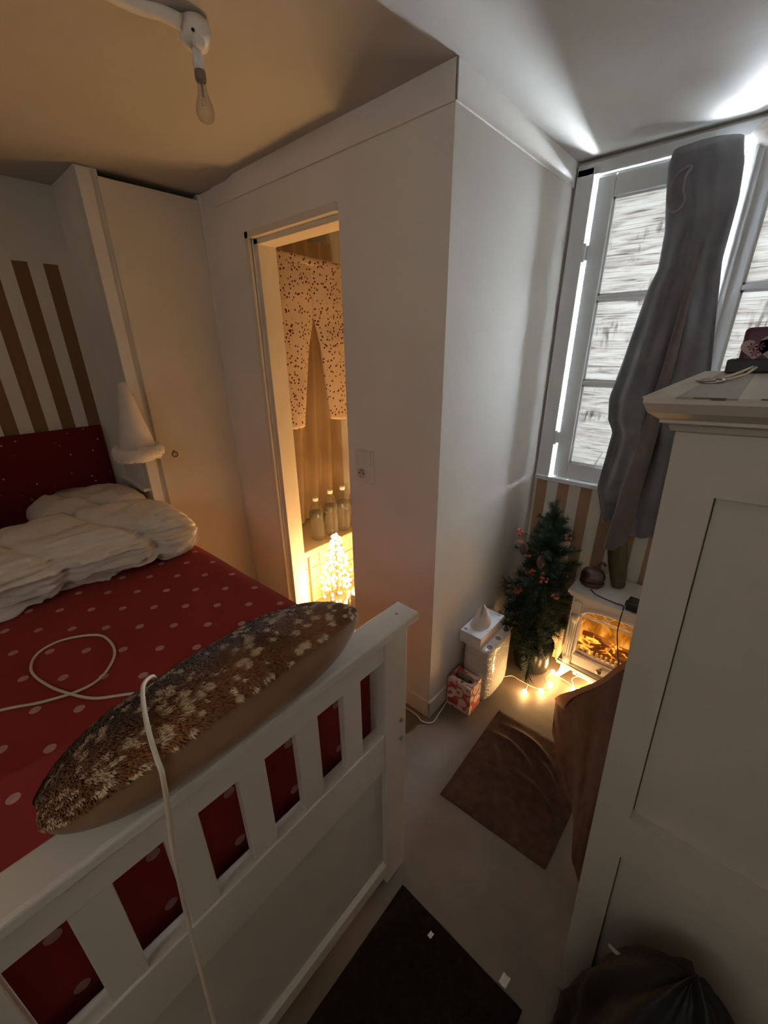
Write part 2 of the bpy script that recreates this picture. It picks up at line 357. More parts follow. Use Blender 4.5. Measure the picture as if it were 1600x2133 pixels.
sash(-.648, -.246, -.585, -.300, 'left casement sash', -1)
sash(-.192, .405, -.135, .345, 'right casement sash', 1)
st = MB().box(-.206, -.170, yf-.020, yf-.003, .93, 2.06, .005).box(-.198, -.184, yf-.030, yf-.019, .95, 2.05, .004)
st.build('meeting_strip', window_paint, win)
MB().box(-.222, -.206, yf-.022, yf-.006, 1.55, 1.63, .002).build('latch_keep', M('bare_wood', (.62, .40, .24), .6), win)
# broken plaster lumps beside the window head
pl = MB().grid(lambda u, v: (lambda a, bq: (-.165+.05*math.cos(a)*math.sin(bq)*(1+.3*nz(3*a, bq*3, 1)), yf-.018-.014*max(0, math.cos(bq))*(1+.4*nz(a*2, bq*2, 5)), 2.075+.035*math.sin(a)*math.sin(bq)*(1+.4*nz(a*3, bq*3, 7))))(2*PI*u, PI/2*v+.01), 24, 8, closeu=True)
pl.build('plaster_patch', wall_paint, win, True)
# white cord dangling on the lower pane
MB().tube([(-.452, yf-.004, 1.06), (-.462, yf-.004, 1.03), (-.472, yf-.004, 1.00), (-.478, yf-.004, .985)], .0016, 6, 4).build('blind_cord', white_plastic, win)

# ------------------------------------------------------------------ bed
bed = thing('bed', 'white painted wooden bed with slatted panel footboard and red headboard', 'bed', (-1.42, -.15, 0))
XF = -.474
for y0, y1 in ((.525, .603), (-.915, -.837)):
    p = MB().box(XF-.052, XF, y0, y1, 0, .93, .003).build('post', bed_paint, bed)
    if y0 > 0:
        for z in (.626, .563): MB().lathe([(.0068, 0), (.0068, .002), (.005, .004), (.0025, .004), (.0025, .001)], (XF-.0005, .583, z), 14, 'X').build('bolt', steel, p, True)
cap_pts = []
MB().box(-.513, -.4485, -.95, .613, .926, .950, .006, 3).build('top_rail', bed_paint, bed)
MB().lathe([(.0028, 0), (.0028, .0006), (.001, .0008)], (-.481, .572, .9500), 10).build('screw_hole', M('plug', (.25, .2, .16)), bed)
MB().box(XF-.030, XF-.004, -.84, .526, .846, .928, .002).build('upper_rail', bed_paint, bed)
MB().box(XF-.036, XF-.002, -.84, .526, .500, .622, .003).build('middle_rail', bed_paint, bed)
MB().box(XF-.038, XF-.001, -.84, .526, .045, .094, .004).build('bottom_rail', bed_paint, bed)
MB().box(XF-.026, XF-.016, -.84, .526, .08, .51).build('lower_panel', M('bed_panel_paint', (.60, .55, .48), .55, .05, 5, .12, 50), bed)
for k in range(11):
    yc = .429-.1165*k
    MB().box(XF-.026, XF-.006, yc-.025, yc+.025, .618, .85, .002).build('slat', bed_paint, bed)
for y in (.575, -.90): MB().box(-2.34, XF-.05, y-.012, y+.012, .28, .44, .003).build('side_rail', bed_paint, bed)
def hb(u, v):
    y = -1.0+u*1.562; z = .35+v*.80
    e = min(u*1.562, (1-u)*1.562, (1-v)*.8)
    return (-2.345-.022*(1-min(1, e/.03))**2+.004*nz(y*5, z*5, 2), y, z)
h = MB().grid(hb, 60, 40); h.box(-2.395, -2.366, -1.0, .562, .35, 1.150)
h.build('headboard', headboard_mat, bed, True, label='dark red fabric headboard sprinkled with tiny pale specks')

def mattress_top(x, y):
    t = max(0, min(1, (x+2.3)/1.75)); z = .728+.066*t
    return z+.003*nz(x*4, y*4, 9)
x0, x1, y0, y1 = -2.33, -.535, -.93, .603
mt = MB(); NU, NV = 60, 50
def mfn(u, v):
    # cross-section path: up the side, over the top, down the side
    s = v*4-1  # -1..0 side, 0..2 top, 2..3 side
    x = x0+u*(x1-x0); zt = mattress_top(x, 0)
    ex = 0
    r = .03
    if s < 0: y = y0; z = .44+(zt-.44-r)*(s+1)
    elif s > 2: y = y1; z = .44+(zt-.44-r)*(3-s)
    else:
        k = s/2; y = y0+k*(y1-y0); dd = min(y-y0, y1-y); z = mattress_top(x, y)-r*(1-math.sqrt(max(0, 1-(1-min(1, dd/r))**2))) if dd < r else mattress_top(x, y)
    y += .004*nz(x*3, s, 4)
    return (x, y, z)
mt.grid(mfn, NU, 80)
for xe in (x0, x1):
    ring = [mfn(0 if xe == x0 else 1, j/79) for j in range(80)]
    mt.poly(ring, [list(range(80))])
mo = mt.build('mattress', sheet_mat, None, True); tag(mo, 'mattress in a dark red sheet with pale pink polka dots', 'mattress')

# rolled white duvet
def duvet(u, v, y_lo, y_hi, xc, hw, hh, zb, seed, sag=.0):
    y = y_lo+u*(y_hi-y_lo); a = 2*PI*v
    endk = min(1, min(u, 1-u)*(y_hi-y_lo)/.11); endk = math.sqrt(max(.0, 1-(1-endk)**2))
    endk = .12+.88*endk
    ca, sa = math.cos(a), math.sin(a)
    rx = hw*(abs(ca)**.8)*(1 if ca > 0 else -1); rz = hh*(abs(sa)**.75)*(1 if sa > 0 else -1)
    f = 0
    f += .020*nz(y*2.2+seed, ca*1.4, sa*1.4)+.012*nz(y*6+seed, ca*2+sa*3, seed)
    f += .014*abs(nz(y*2.0+ca*2.0+seed, sa*4.5+y*1.2, 5))*2-.010
    f += .008*abs(nz(y*5+seed*3, ca*5-sa*2, 1.5))*2
    f += .016*(1-abs(nz(y*3.2+ca*1.2+seed, sa*9-ca*5+y*2.5, 2.2))*4)*(.5+.5*nz(y*2, ca*3, 8))+.005*nz(y*14+seed, ca*8, sa*8)
    rg_ = nz(y*2.6+seed, ca*2.4+sa*1.2+.25*math.sin(y*9), 7.7); f += .016*max(0, 1-abs(rg_)*7)**2
    rg_ = nz(y*1.6-seed, sa*3.4-ca*2.6+.2*math.sin(y*13+ca), 3.3); f += .014*max(0, 1-abs(rg_)*8)**2
    rg_ = nz(y*8+ca*2, ca*3.5-sa*2, seed+4); f -= .012*max(0, 1-abs(rg_)*5)**2*max(0, nz(y*3, ca*2, 12)+.25)
    for yc, dep in ((.06, .030), (.335, .042)):
        f -= dep*math.exp(-((y-yc-.10*ca)/.022)**2)*(.4+.6*max(0, sa+.3))
    k = 1+f/.12*.9
    z = zb+hh+rz*endk*k
    X_ = xc+rx*k*(.6+.4*endk)+.02*nz(y*1.5, seed, 3)
    return (X_, y, max(z, mattress_top(X_, y)+.003))
dv = MB().grid(lambda u, v: duvet(u, v, -.95, .607, -1.735, .235, .082, .742, 2.0), 300, 120, closev=True, capu=True)
tag(dv.build('duvet', duvet_mat, None, True), 'crumpled white duvet rolled across the red sheet', 'duvet')
pw = MB().grid(lambda u, v: duvet(u, v, .17, .59, -2.13, .16, .085, .74, 8.0), 50, 40, closev=True, capu=True)
tag(pw.build('pillow', pillow_mat, None, True), 'white pillow standing behind the duvet near the closet', 'pillow')
pw = MB().grid(lambda u, v: duvet(u, v, -.62, .06, -2.12, .16, .075, .74, 5.0), 60, 40, closev=True, capu=True)
tag(pw.build('pillow', pillow_mat, None, True), 'white pillow at the left edge of the photo, behind the duvet', 'pillow')

# ------------------------------------------------------------------ fur cushion on the footboard
CC, CT = Vector((-.530, .211, .982)), math.radians(20)
ax_u = Vector((-.03, 1, .03)).normalized(); ax_w = Vector((math.cos(CT), 0, math.sin(CT))); ax_n = Vector((-math.sin(CT), 0, math.cos(CT)))
def cush(u, v, lift=0):
    s = 2*u-1; prof = max(0, 1-abs(s)**3.2)**.44
    a = 2*PI*v; ca, sa = math.cos(a), math.sin(a)
    w_ = .114*(abs(ca)**.85)*(1 if ca > 0 else -1); t_ = (.064 if sa > 0 else .052)*(abs(sa)**.85)*(1 if sa > 0 else -1)
    k = 1+.05*nz(s*3, ca*2, sa*2)
    return CC+ax_u*(.262*s)+ax_w*w_*prof*k+ax_n*t_*(.25+.75*prof)*prof*k+ax_n*lift
cu = thing('fur_cushion', 'brown deer spotted fur cushion with plain brown back, lying on the footboard', 'cushion', tuple(CC))
velvet = M('brown_velvet', (.20, .105, .048), .8, .15, 12, .3, 60, sheen=.3, spec=.15)
MB().grid(lambda u, v: cush(u, -.53+.605*v), 60, 34).build('back_fabric', velvet, cu, True, label='plain brown underside of the cushion')
m, nt, b = new_mat('deer_fur'); fur_mat = m
at = nt.nodes.new('ShaderNodeVertexColor'); at.layer_name = 'fur'
nt.links.new(at.outputs[0], b.inputs['Base Color']); b.inputs['Roughness'].default_value = .75; b.inputs['Specular IOR Level'].default_value = .2; b.inputs['Sheen Weight'].default_value = .1
SP = [(R.random(), R.random(), .32+.42*R.random()) for _ in range(330)]
def fur_col(u, v):
    # u along, v across (0..1 of the fur half)
    best = 0
    for su, sv, sr in SP:
        d = math.hypot((u-su)*.56, (v-sv)*.24)/(.0125*sr)
        if d < 1.0: best = max(best, 1-d**3)
    band = .5+.5*nz(u*6, v*2.5, 4); stripe = math.exp(-((v-.55)/.16)**2)
    base = Vector((.24, .098, .034))*(.42+.95*band)*(1-.45*stripe)
    return base.lerp(Vector((.64, .47, .29)), min(1, best*1.2))
bm = bmesh.new(); cl = bm.loops.layers.float_color.new('fur')
def face_col(f, c):
    for l in f.loops: l[cl] = (c.x, c.y, c.z, 1)
gu, gv = 70, 34
vs = [[bm.verts.new(cush(i/(gu-1), .065+.41*j/(gv-1))) for j in range(gv)] for i in range(gu)]
for i in range(gu-1):
    for j in range(gv-1): face_col(bm.faces.new((vs[i][j], vs[i+1][j], vs[i+1][j+1], vs[i][j+1])), fur_col((i+.5)/(gu-1), (j+.5)/(gv-1))*.8)
for k in range(30000):
    u, v = R.uniform(.008, .992), R.uniform(0, 1)
    vv = .058+.43*v; p = cush(u, vv); pu = (cush(min(1, u+.004), vv)-cush(max(0, u-.004), vv)).normalized(); pv = (cush(u, vv+.004)-cush(u, vv-.004)).normalized()
    n = pu.cross(pv); n = n if n.dot(p-CC) > 0 else -n
    n.normalize()
    lay = .5*math.sin(nz(u*5, v*3, 2)*4)+.5+.9*(u > .5)*nz(u*22, v*9, 6); d = (n*.55+(pv*-math.cos(lay)*.7+pu*math.sin(lay)*.8)).normalized()
    L = R.uniform(.007, .012); sd = d.cross(n).normalized()*R.uniform(.0007, .0012); p = p-n*.002
    m1 = p+d*L*.55+n*.002; tip = p+d*L-n*.001
    c = fur_col(u, v)*R.uniform(.75, 1.35)
    a0, a1, b0, b1, t_ = [bm.verts.new(q) for q in (p-sd, p+sd, m1-sd*.8, m1+sd*.8, tip)]
    face_col(bm.faces.new((a0, a1, b1, b0)), c); face_col(bm.faces.new((b0, b1, t_)), c)
bmesh.ops.translate(bm, verts=bm.verts[:], vec=-CC)
me = bpy.data.meshes.new('fur'); bm.to_mesh(me); bm.free(); me.materials.append(fur_mat); me.polygons.foreach_set('use_smooth', [True]*len(me.polygons))
fo = bpy.data.objects.new('fur', me); COL.objects.link(fo); fo.parent = cu; fo['kind'] = 'stuff'; fo['label'] = 'shaggy brown fur with cream spots'

# white cable lying on the bed, over the cushion and down the footboard
zt = lambda x, y: mattress_top(x, y)+.0035
pth = [(-1.12, -.20), (-1.056, -.076), (-1.012, -.008), (-.982, .057), (-1.00, .105), (-1.06, .148), (-1.13, .158), (-1.194, .141), (-1.24, .075), (-1.225, .02), (-1.158, -.004), (-1.068, .011), (-.985, .04), (-.93, .075), (-.881, .133), (-.83, .17)]
cpts = [(x, y, zt(x, y)+(.004 if i in (3, 12) else 0)) for i, (x, y) in enumerate(pth)]
cpts += [(-.765, .155, .822), (-.725, .148, .865), (-.688, .138, .925)]
over = []
for u, v in ((.345, .40), (.32, .34), (.287, .27), (.258, .20), (.238, .13), (.228, .06), (.225, .01)): over.append(cush(u, v)+ax_n*(.011 if v > .08 else .004)+ax_w*(.006 if v < .15 else 0))
cpts += [tuple(q) for q in over]
cpts += [(-.428, .062, .955), (-.434, .055, .88), (-.440, .047, .74), (-.432, .040, .61), (-.41, .028, .42), (-.37, .01, .2), (-.33, -.02, .03), (-.25, -.12, .008), (-.1, -.3, .006)]
tag(MB().tube(cpts, .0032, 8, 6).build('power_cable', M('cream_cable', (.62, .54, .42), .5), None, True), 'long thin white cable looped on the bed and hanging over the footboard', 'cable')

# ------------------------------------------------------------------ ceiling bulb
BX, BY = -1.075, .612
lp = thing('ceiling_bulb', 'bare clear light bulb hanging from a lumpy white ceiling mount', 'light bulb', (BX, BY, ZC))
MB().lathe([(.008, 2.086), (.022, 2.088), (.030, 2.097), (.033, 2.112), (.031, 2.128)], (BX, BY, 0), 24, wob=lambda a, h: .16*nz(math.cos(a)*1.7, math.sin(a)*1.7, h*22)).box(BX+.012, BX+.028, BY-.016, BY+.006, 2.080, 2.098, .004).build('ceiling_mount', trim_paint, lp, True)
MB().tube([(BX+.01, BY-.03, 2.112), (BX-.015, BY-.060, 2.124), (BX-.04, BY-.13, 2.127), (BX-.03, BY-.30, 2.128)], .013, 12, 5).build('cable_cover', trim_paint, lp, True)
MB().tube([(BX+.024, BY-.015, 2.102), (BX+.029, BY-.020, 2.099)], .003, 8).build('screw', dark_gap, lp)
MB().lathe([(.009, 2.092), (.010, 2.076), (.0115, 2.072), (.0115, 2.052)], (BX, BY, 0), 20).build('socket', white_plastic, lp, True)
MB().lathe([(.0112, 2.052), (.0118, 2.046), (.0118, 2.038), (.0105, 2.034)], (BX, BY, 0), 20).build('socket_collar', M('aged_brown', (.20, .15, .11), .5), lp, True)
prof = [(.0085, 2.036), (.009, 2.026), (.0115, 2.012), (.0165, 1.998), (.0192, 1.987), (.0192, 1.978), (.016, 1.970), (.010, 1.9655), (.002, 1.9645)]
MB().lathe(prof, (BX, BY, 0), 28).build('bulb_glass', glass('clear_glass', (.95, .93, .88), .03, .88), lp, True, label='clear glass bulb, switched off')
MB().tube([(BX, BY, 2.036), (BX, BY, 2.008)], .003, 8).tube([(BX-.005, BY, 2.010), (BX-.009, BY, 1.996), (BX, BY, 1.994), (BX+.009, BY, 1.996), (BX+.005, BY, 2.010)], .0005, 5).build('filament', M('filament', (.3, .26, .2), .4), lp)

# ------------------------------------------------------------------ lamp on the closet post
LX, LY = -1.952, .578
lw = thing('wall_lamp', 'white cone shaped lampshade with fluffy rim beside the closet', 'lamp', (LX, LY, 1.06))
MB().lathe([(.080, 1.080), (.066, 1.13), (.046, 1.22), (.028, 1.31), (.017, 1.365), (.003, 1.372)], (LX, LY, 0), 36, wob=lambda a, h: .03*nz(a*3, h*20, 1)).build('lamp_shade', M('shade_felt', (.66, .58, .52), .9, .05, 20, .4, 80), lw, True)
rim = MB().grid(lambda u, v: (lambda a, t_: (LX+(.076+.024*math.cos(t_)*(1+.3*nz(a*4, t_*2, 1)))*math.cos(a), LY+(.076+.024*math.cos(t_)*(1+.3*nz(a*4, t_*2, 1)))*math.sin(a), 1.082+.030*math.sin(t_)*(1+.3*nz(a*5, t_*2, 4))))(2*PI*u, 2*PI*v), 60, 14, closeu=True, closev=True)
for k in range(2600):
    a, t_ = R.uniform(0, 2*PI), R.uniform(0, 2*PI); n = Vector((math.cos(a)*math.cos(t_), math.sin(a)*math.cos(t_), math.sin(t_)))
    p = Vector((LX+.076*math.cos(a), LY+.076*math.sin(a), 1.082))+Vector((n.x*.022, n.y*.022, n.z*.028)); d = (n+Vector((R.uniform(-.7, .7), R.uniform(-.7, .7), R.uniform(-.7, .7)))).normalized()*.011; sd = d.orthogonal().normalized()*.0008
    rim.poly([p-sd, p+sd, p+d], [(0, 1, 2)])
rim.build('fluffy_rim', M('fluff', (.70, .62, .55), .95, .05, 30, .3, 120), lw, True)
MB().tube([(XL-.005, .655, 1.30), (XL+.04, .63, 1.31), (LX, LY, 1.30)], .006, 8).build('bracket', trim_paint, lw)

# ------------------------------------------------------------------ switch and socket
sw = thing('switch_and_socket', 'white double wall plate with light switch above a power socket', 'wall switch', (-1.081, YD, 1.064))
MB().box(-1.131, -1.032, YD-.007, YD, .998, 1.132, .003).build('plate', white_plastic, sw)
MB().box(-1.122, -1.041, YD-.010, YD-.006, 1.071, 1.126, .003).build('rocker', white_plastic, sw)
so = MB().lathe([(.0205, .0), (.0205, -.004), (.0185, -.004), (.0185, -.001), (.002, -.001)], (-1.095, YD-.0068, 1.036), 28, 'Y').build('socket_ring', M('socket_shade', (.58, .54, .48), .4), sw, True)
for dx, dz, r in ((-.0095, 0, .0026), (.0095, 0, .0026), (0, .010, .0024)):
    MB().lathe([(r, 0), (r, -.0026), (r*.4, -.003)], (-1.095+dx, YD-.0077, 1.036+dz), 10, 'Y').build('pin_hole', dark_gap, so)

# ------------------------------------------------------------------ bathroom: tiled ledge, bottles, trousers, lit tree, sack
bl = thing('bath_ledge', 'low tiled ledge of the bath seen through the doorway', 'bath', (-2.1, 1.5, 0))
MB().box(-2.5, -1.786, 1.20, 1.895, 0, .335).build('core', grout_mat, bl)
MB().box(-2.5, -1.772, 1.195, 1.897, .330, .372, .006).build('ledge_top', M('ledge_stone', (.46, .36, .23), .4), bl)
for j in range(4):
    z0 = .004+j*.082
    for i in range(8):
        ya = 1.203+i*.087
        if ya+.08 > 1.90: continue
        MB().box(-1.788, -1.779+.001*R.random(), ya, ya+.083, z0, z0+.078, .002, 1).build('tile', tile_mat, bl)
MB().box(-1.786, -1.768, 1.292, 1.306, 0, .33, .002).build('edge_trim', tile_mat, bl)
pet = glass('clear_plastic', (.92, .88, .78), .06, .93); pet_band = glass('band_plastic', (.5, .45, .36), .2, .6); pet_cap = M('bottle_cap', (.75, .70, .62), .4)
def bottle(x, y, zb, hgt, r, lab, grp):
    t = thing('water_bottle', lab, 'bottle', (x, y, zb), grp)
    s = hgt/.32
    prof = [(r*.85, 0), (r, .008*s)]
    for k in range(7): prof += [(r, (.02+.018*k)*s), (r*.95, (.028+.018*k)*s)]
    prof += [(r*.86, .155*s), (r, .175*s), (r, .215*s), (r*.93, .235*s), (r*.7, .262*s), (r*.38, .285*s), (r*.34, .30*s)]
    MB().lathe([(a, zb+b_) for a, b_ in prof], (x, y, 0), 24).build('bottle_body', pet, t, True)
    MB().lathe([(r*.40, zb+.296*s), (r*.42, zb+.300*s), (r*.42, zb+.316*s), (r*.36, zb+.32*s)], (x, y, 0), 18).build('cap', pet_cap, t)
    MB().lathe([(r*1.015, zb+.180*s), (r*1.02, zb+.182*s), (r*1.02, zb+.210*s), (r*1.015, zb+.212*s)], (x, y, 0), 24).build('label_band', pet_band, t, True)
GB = 'empty plastic bottles on the bath ledge'
bottle(-1.865, 1.445, .373, .275, .042, 'clear plastic bottle nearest the door casing on the bath ledge', GB)
bottle(-1.850, 1.550, .373, .30, .042, 'clear plastic bottle second from the door casing on the bath ledge', GB)
bottle(-1.845, 1.650, .373, .30, .042, 'clear plastic bottle third from the door casing on the bath ledge', GB)
bottle(-1.840, 1.750, .373, .27, .042, 'clear plastic bottle farthest from the door casing on the bath ledge', GB)
# shower curtain
sc_ = MB().grid(lambda u, v: (-2.12+.025*math.sin(u*26)+.01*nz(u*4, v*4, 1), 1.50+.38*u-.16*v*(1-u)+.02*math.sin(v*3), 2.05-1.66*v), 60, 24)
tag(sc_.build('shower_curtain', M('curtain_cloth', (.34, .23, .13), .7, .06, 6, .2), None, True), 'beige shower curtain hanging behind the patterned trousers', 'curtain')
# drying line and trousers
XP = -1.76
tag(MB().tube([(XP-.008, YD+.10, 1.896), (XP-.008, 1.5, 1.888), (XP-.008, 1.90, 1.880)], .004, 8, 6).build('drying_rail', steel), 'thin drying rail across the bathroom above the trousers', 'rail')
tz = thing('pajama_trousers', 'cream pajama trousers with small dark print hanging in the doorway', 'trousers', (XP, 1.43, 1.12))
def leg_fn(yl, yr, z0, z1, seed):
    def f(u, v):
        z = z1+(z0-z1)*u; a = 2*PI*v
        l, r = lerp_tab(yl, z), lerp_tab(yr, z); c, h = (l+r)/2, (r-l)/2
        th = .016+.012*math.sin(min(1, (z1-z)*5)*PI/2)
        return (XP+.012+th*math.sin(a)*(1+.4*nz(z*7, v*5, seed))+.008*nz(z*5, seed, v*2), c+h*math.cos(a), z+.004*math.cos(a*2))
    return f
L1 = [(1.11, 1.203), (1.33, 1.203), (1.545, 1.209), (1.70, 1.209), (1.895, 1.211)]
L2 = [(1.11, 1.320), (1.32, 1.357), (1.50, 1.391), (1.635, 1.428), (1.83, 1.43), (1.895, 1.43)]
R1 = [(1.12, 1.505), (1.31, 1.482), (1.50, 1.462), (1.635, 1.428), (1.83, 1.405), (1.895, 1.40)]
R2 = [(1.12, 1.655), (1.40, 1.668), (1.69, 1.672), (1.875, 1.655), (1.895, 1.655)]
MB().grid(leg_fn(L1, L2, 1.112, 1.890, 1), 60, 28, closev=True, capu=True).build('trouser_leg', pajama_mat, tz, True)
MB().grid(leg_fn(R1, R2, 1.122, 1.880, 6), 60, 28, closev=True, capu=True).build('trouser_leg', pajama_mat, tz, True)
MB().grid(lambda u, v: (XP+.012+.021*math.sin(2*PI*v), 1.433+.222*math.cos(2*PI*v), 1.893-.030*u-.024*(.5+.5*math.cos(2*PI*v))), 4, 48, closev=True, capu=True).build('waistband', pajama_mat, tz, True)
# lit tree
TX, TY = -1.648, 1.400
lt = thing('lit_christmas_tree', 'small tabletop tree smothered in glowing warm fairy lights on the bathroom floor', 'christmas tree', (TX, TY, 0))
green = M('dark_needles', (.035, .060, .028), .8, .3, 30, 0)
MB().tube([(TX, TY, 0), (TX, TY, .45)], lambda t: .012*(1-.7*t), 8).lathe([(.05, 0), (.055, .01), (.05, .06), (.03, .065)], (TX, TY, 0), 16).build('trunk', M('tree_trunk', (.10, .06, .03)), lt)
def tree_r(h): return .098*(1-h)**.75+.012
nb = MB()
for k in range(1600):
    h = R.random()**1.2; a = R.uniform(0, 2*PI); rr = tree_r(h)*R.uniform(.5, 1.2)
    p = Vector((TX+rr*math.cos(a), TY+rr*math.sin(a), .07+.38*h)); d = Vector((math.cos(a)*.7+R.uniform(-.5, .5), math.sin(a)*.7+R.uniform(-.5, .5), R.uniform(-.3, .7))).normalized()*.022
    sd = d.cross(Vector((0, 0, 1))).normalized()*.0015; nb.poly([p-sd, p+sd, p+d], [(0, 1, 2)])
o = nb.build('needles', green, lt); o['kind'] = 'stuff'
glow = emit('fairy_glow', (1.0, .66, .26), 9)
fb = MB(); lights = []
for k in range(190):
    h = (k+.5)/190; a = k*2.399; rr = tree_r(h)*R.uniform(.55, 1.16); q = (TX+rr*math.cos(a), TY+rr*math.sin(a), max(.02, .075+.40*h+R.uniform(-.02, .012)))
    fb.lathe([(.002, -.008), (.007, -.004), (.007, .003), (.002, .008)], q, 7); lights.append(q)
o = fb.build('fairy_bulbs', glow, lt, True, label='dense glowing warm white fairy bulbs'); o['kind'] = 'stuff'
for h, a, pw_ in ((.06, -.2, 3.0), (.12, -.6, 3.0), (.18, .3, 3.0), (.25, -.4, 2.6), (.34, .4, 2.0), (.46, -.3, 1.0), (.66, -.5, .4), (.95, -.6, .2)):
    rr = tree_r(h)+.085; point('fairy_light', (TX+rr*math.cos(a), TY+rr*math.sin(a), .075+.40*h), pw_*.92, WARM, .02, lt)
# crumpled sack at the doorway, its cable
bg = MB().grid(lambda u, v: (lambda a, h: (-1.43+(.075*(1-.45*h**3)*(1+.28*nz(math.cos(a)*2, math.sin(a)*2, h*4)))*math.cos(a), 1.36+(.085*(1-.45*h**3)*(1+.28*nz(math.cos(a)*2, math.sin(a)*2, h*4+3)))*math.sin(a), .003+.21*h+.02*nz(a, h*4, 2)*h))(2*PI*u, v), 36, 22, closeu=True)
tag(bg.build('plastic_sack', bag_clear, None, True), 'crumpled translucent sack on the bathroom floor beside the glowing tree', 'sack')
tag(MB().tube([(-1.186, 1.15, 1.0), (-1.184, 1.14, .72), (-1.188, 1.13, .615), (-1.186, 1.12, .5), (-1.192, 1.13, .42), (-1.186, 1.12, .27), (-1.19, 1.13, .05), (-1.25, 1.2, .008), (-1.5, 1.33, .006), (-1.66, 1.40, .006)], .003, 7, 5).build('extension_lead', M('beige_cable', (.60, .47, .30), .5), None, True), 'thin beige lead running down the right jamb of the doorway', 'cable')

# ------------------------------------------------------------------ corner by the window: boxes and rolls
def printed_red():
    m, nt, b = new_mat('red_print'); tc = nt.nodes.new('ShaderNodeTexCoord'); v = nt.nodes.new('ShaderNodeTexVoronoi'); v.inputs['Scale'].default_value = 26
    n = nt.nodes.new('ShaderNodeTexNoise'); n.inputs['Scale'].default_value = 30; nt.links.new(tc.outputs['Object'], n.inputs['Vector'])
    nt.links.new(tc.outputs['Object'], v.inputs['Vector'])
    ad = nt.nodes.new('ShaderNodeMath'); ad.operation = 'MULTIPLY_ADD'; ad.inputs[1].default_value = .5; nt.links.new(n.outputs[0], ad.inputs[0]); nt.links.new(v.outputs['Distance'], ad.inputs[2])
    r = nt.nodes.new('ShaderNodeValToRGB'); r.color_ramp.interpolation = 'CONSTANT'; e = r.color_ramp.elements
    e[0].position = 0; e[0].color = (.42, .06, .045, 1); e[1].position = .45; e[1].color = (.72, .60, .55, 1); x = e.new(.86); x.color = (.50, .10, .07, 1)
    nt.links.new(ad.outputs[0], r.inputs[0]); nt.links.new(r.outputs[0], b.inputs['Base Color']); b.inputs['Roughness'].default_value = .5; return m
red_print = printed_red(); card = M('plain_card', (.66, .60, .55), .6)
rb = thing('red_tissue_box', 'opened cube tissue box with red and white print on the floor', 'tissue box', (-.668, 1.28, 0))
x0, x1, y0, y1, hz = -.720, -.604, 1.208, 1.300, .148
MB().box(x0, x1, y0, y0+.002, .001, hz).box(x0, x1, y1-.002, y1, .001, hz).box(x0, x0+.002, y0, y1, .001, hz).box(x1-.002, x1, y0, y1, .001, hz).box(x0, x1, y0, y1, 0, .002).build('box_walls', red_print, rb)
tp = MB()
hx, hy, N = (x0+x1)/2, (y0+y1)/2, 40
inner = [(hx+.044*math.cos(a)*(1+.08*math.cos(3*a)), hy+.027*math.sin(a)*(1+.22*math.cos(2*a)), hz) for a in [2*PI*k/N for k in range(N)]]
def sq(a):
    c, s_ = math.cos(a), math.sin(a); k = min((x1-x0)/2/max(1e-6, abs(c)), (y1-y0)/2/max(1e-6, abs(s_))); return (hx+c*k, hy+s_*k, hz)
outer = [sq(2*PI*k/N) for k in range(N)]
tp.poly(inner+outer, [(k, (k+1) % N, N+(k+1) % N, N+k) for k in range(N)]); tp.build('box_lid', red_print, rb, label='box top with a cut out opening')
MB().box(x0+.003, x1-.003, y0+.003, y1-.003, .002, .055).build('tissue_stack', M('tissue_dark', (.25, .20, .16), .9), rb)
for k, (zz, ww) in enumerate(((.118, .042), (.028, .05))):
    MB().box(x0+.008, x0+.008+ww, y0-.0008, y0+.0005, zz-.012, zz+.012).build('red_patch', M('patch_red', (.45, .06, .05), .5), rb)
rp = thing('paper_roll_pack', 'shrink wrapped pack of white paper rolls standing under the white tissue box', 'paper rolls', (-.66, 1.43, 0))
m, nt, b = new_mat('shrink_wrap'); wrap = m
o_, n_, s_ = noise_col(nt, (.66, .62, .57), (.74, .70, .65), 8); nt.links.new(o_, b.inputs['Base Color']); b.inputs['Roughness'].default_value = .22; b.inputs['Specular IOR Level'].default_value = .6; b.inputs['Coat Weight'].default_value = .5
mp = nt.nodes.new('ShaderNodeMapping'); mp.inputs['Scale'].default_value = (10, 16, 30); mp.inputs['Rotation'].default_value = (.7, .5, 0); nt.links.new(s_, mp.inputs[0])
wv = nt.nodes.new('ShaderNodeTexNoise'); wv.inputs['Scale'].default_value = 2.2; wv.inputs['Detail'].default_value = 3; wv.inputs['Distortion'].default_value = 1.2; nt.links.new(mp.outputs[0], wv.inputs['Vector']); bump(nt, b, wv.outputs[0], .9, .012)
def pack(u, v):
    # rounded rectangle footprint with a softened top
    a = 2*PI*u; px, py = .0715, .126; c, s_ = math.cos(a), math.sin(a); e = 3.6
    k = 1/((abs(c)/px)**e+(abs(s_)/py)**e)**(1/e)
    sh = [(.95, .002), (.985, .02), (1, .05), (1, .25), (.99, .268), (.96, .278), (.90, .282), (.02, .283)]
    t_ = v*(len(sh)-1); i = min(int(t_), len(sh)-2); f = t_-i
    q = sh[i][0]+(sh[i+1][0]-sh[i][0])*f; z = sh[i][1]+(sh[i+1][1]-sh[i][1])*f
    w_ = 1+.022*abs(math.sin(a*2))*nz(a*6, z*14, 3)
    return (-.6525+k*c*q*w_, 1.430+k*s_*q*w_, z)
MB().grid(pack, 72, 29, closeu=True).build('wrap', wrap, rp, True, label='glossy crinkled plastic wrap')
for y in (1.350, 1.428, 1.506):
    MB().lathe([(.0125, .2825), (.0125, .2845), (.010, .2845), (.010, .2838), (.001, .2838)], (-.606, y, 0), 18).build('roll_core', M('card_core', (.20, .17, .14), .8), rp, True, label='grey cardboard core hole')
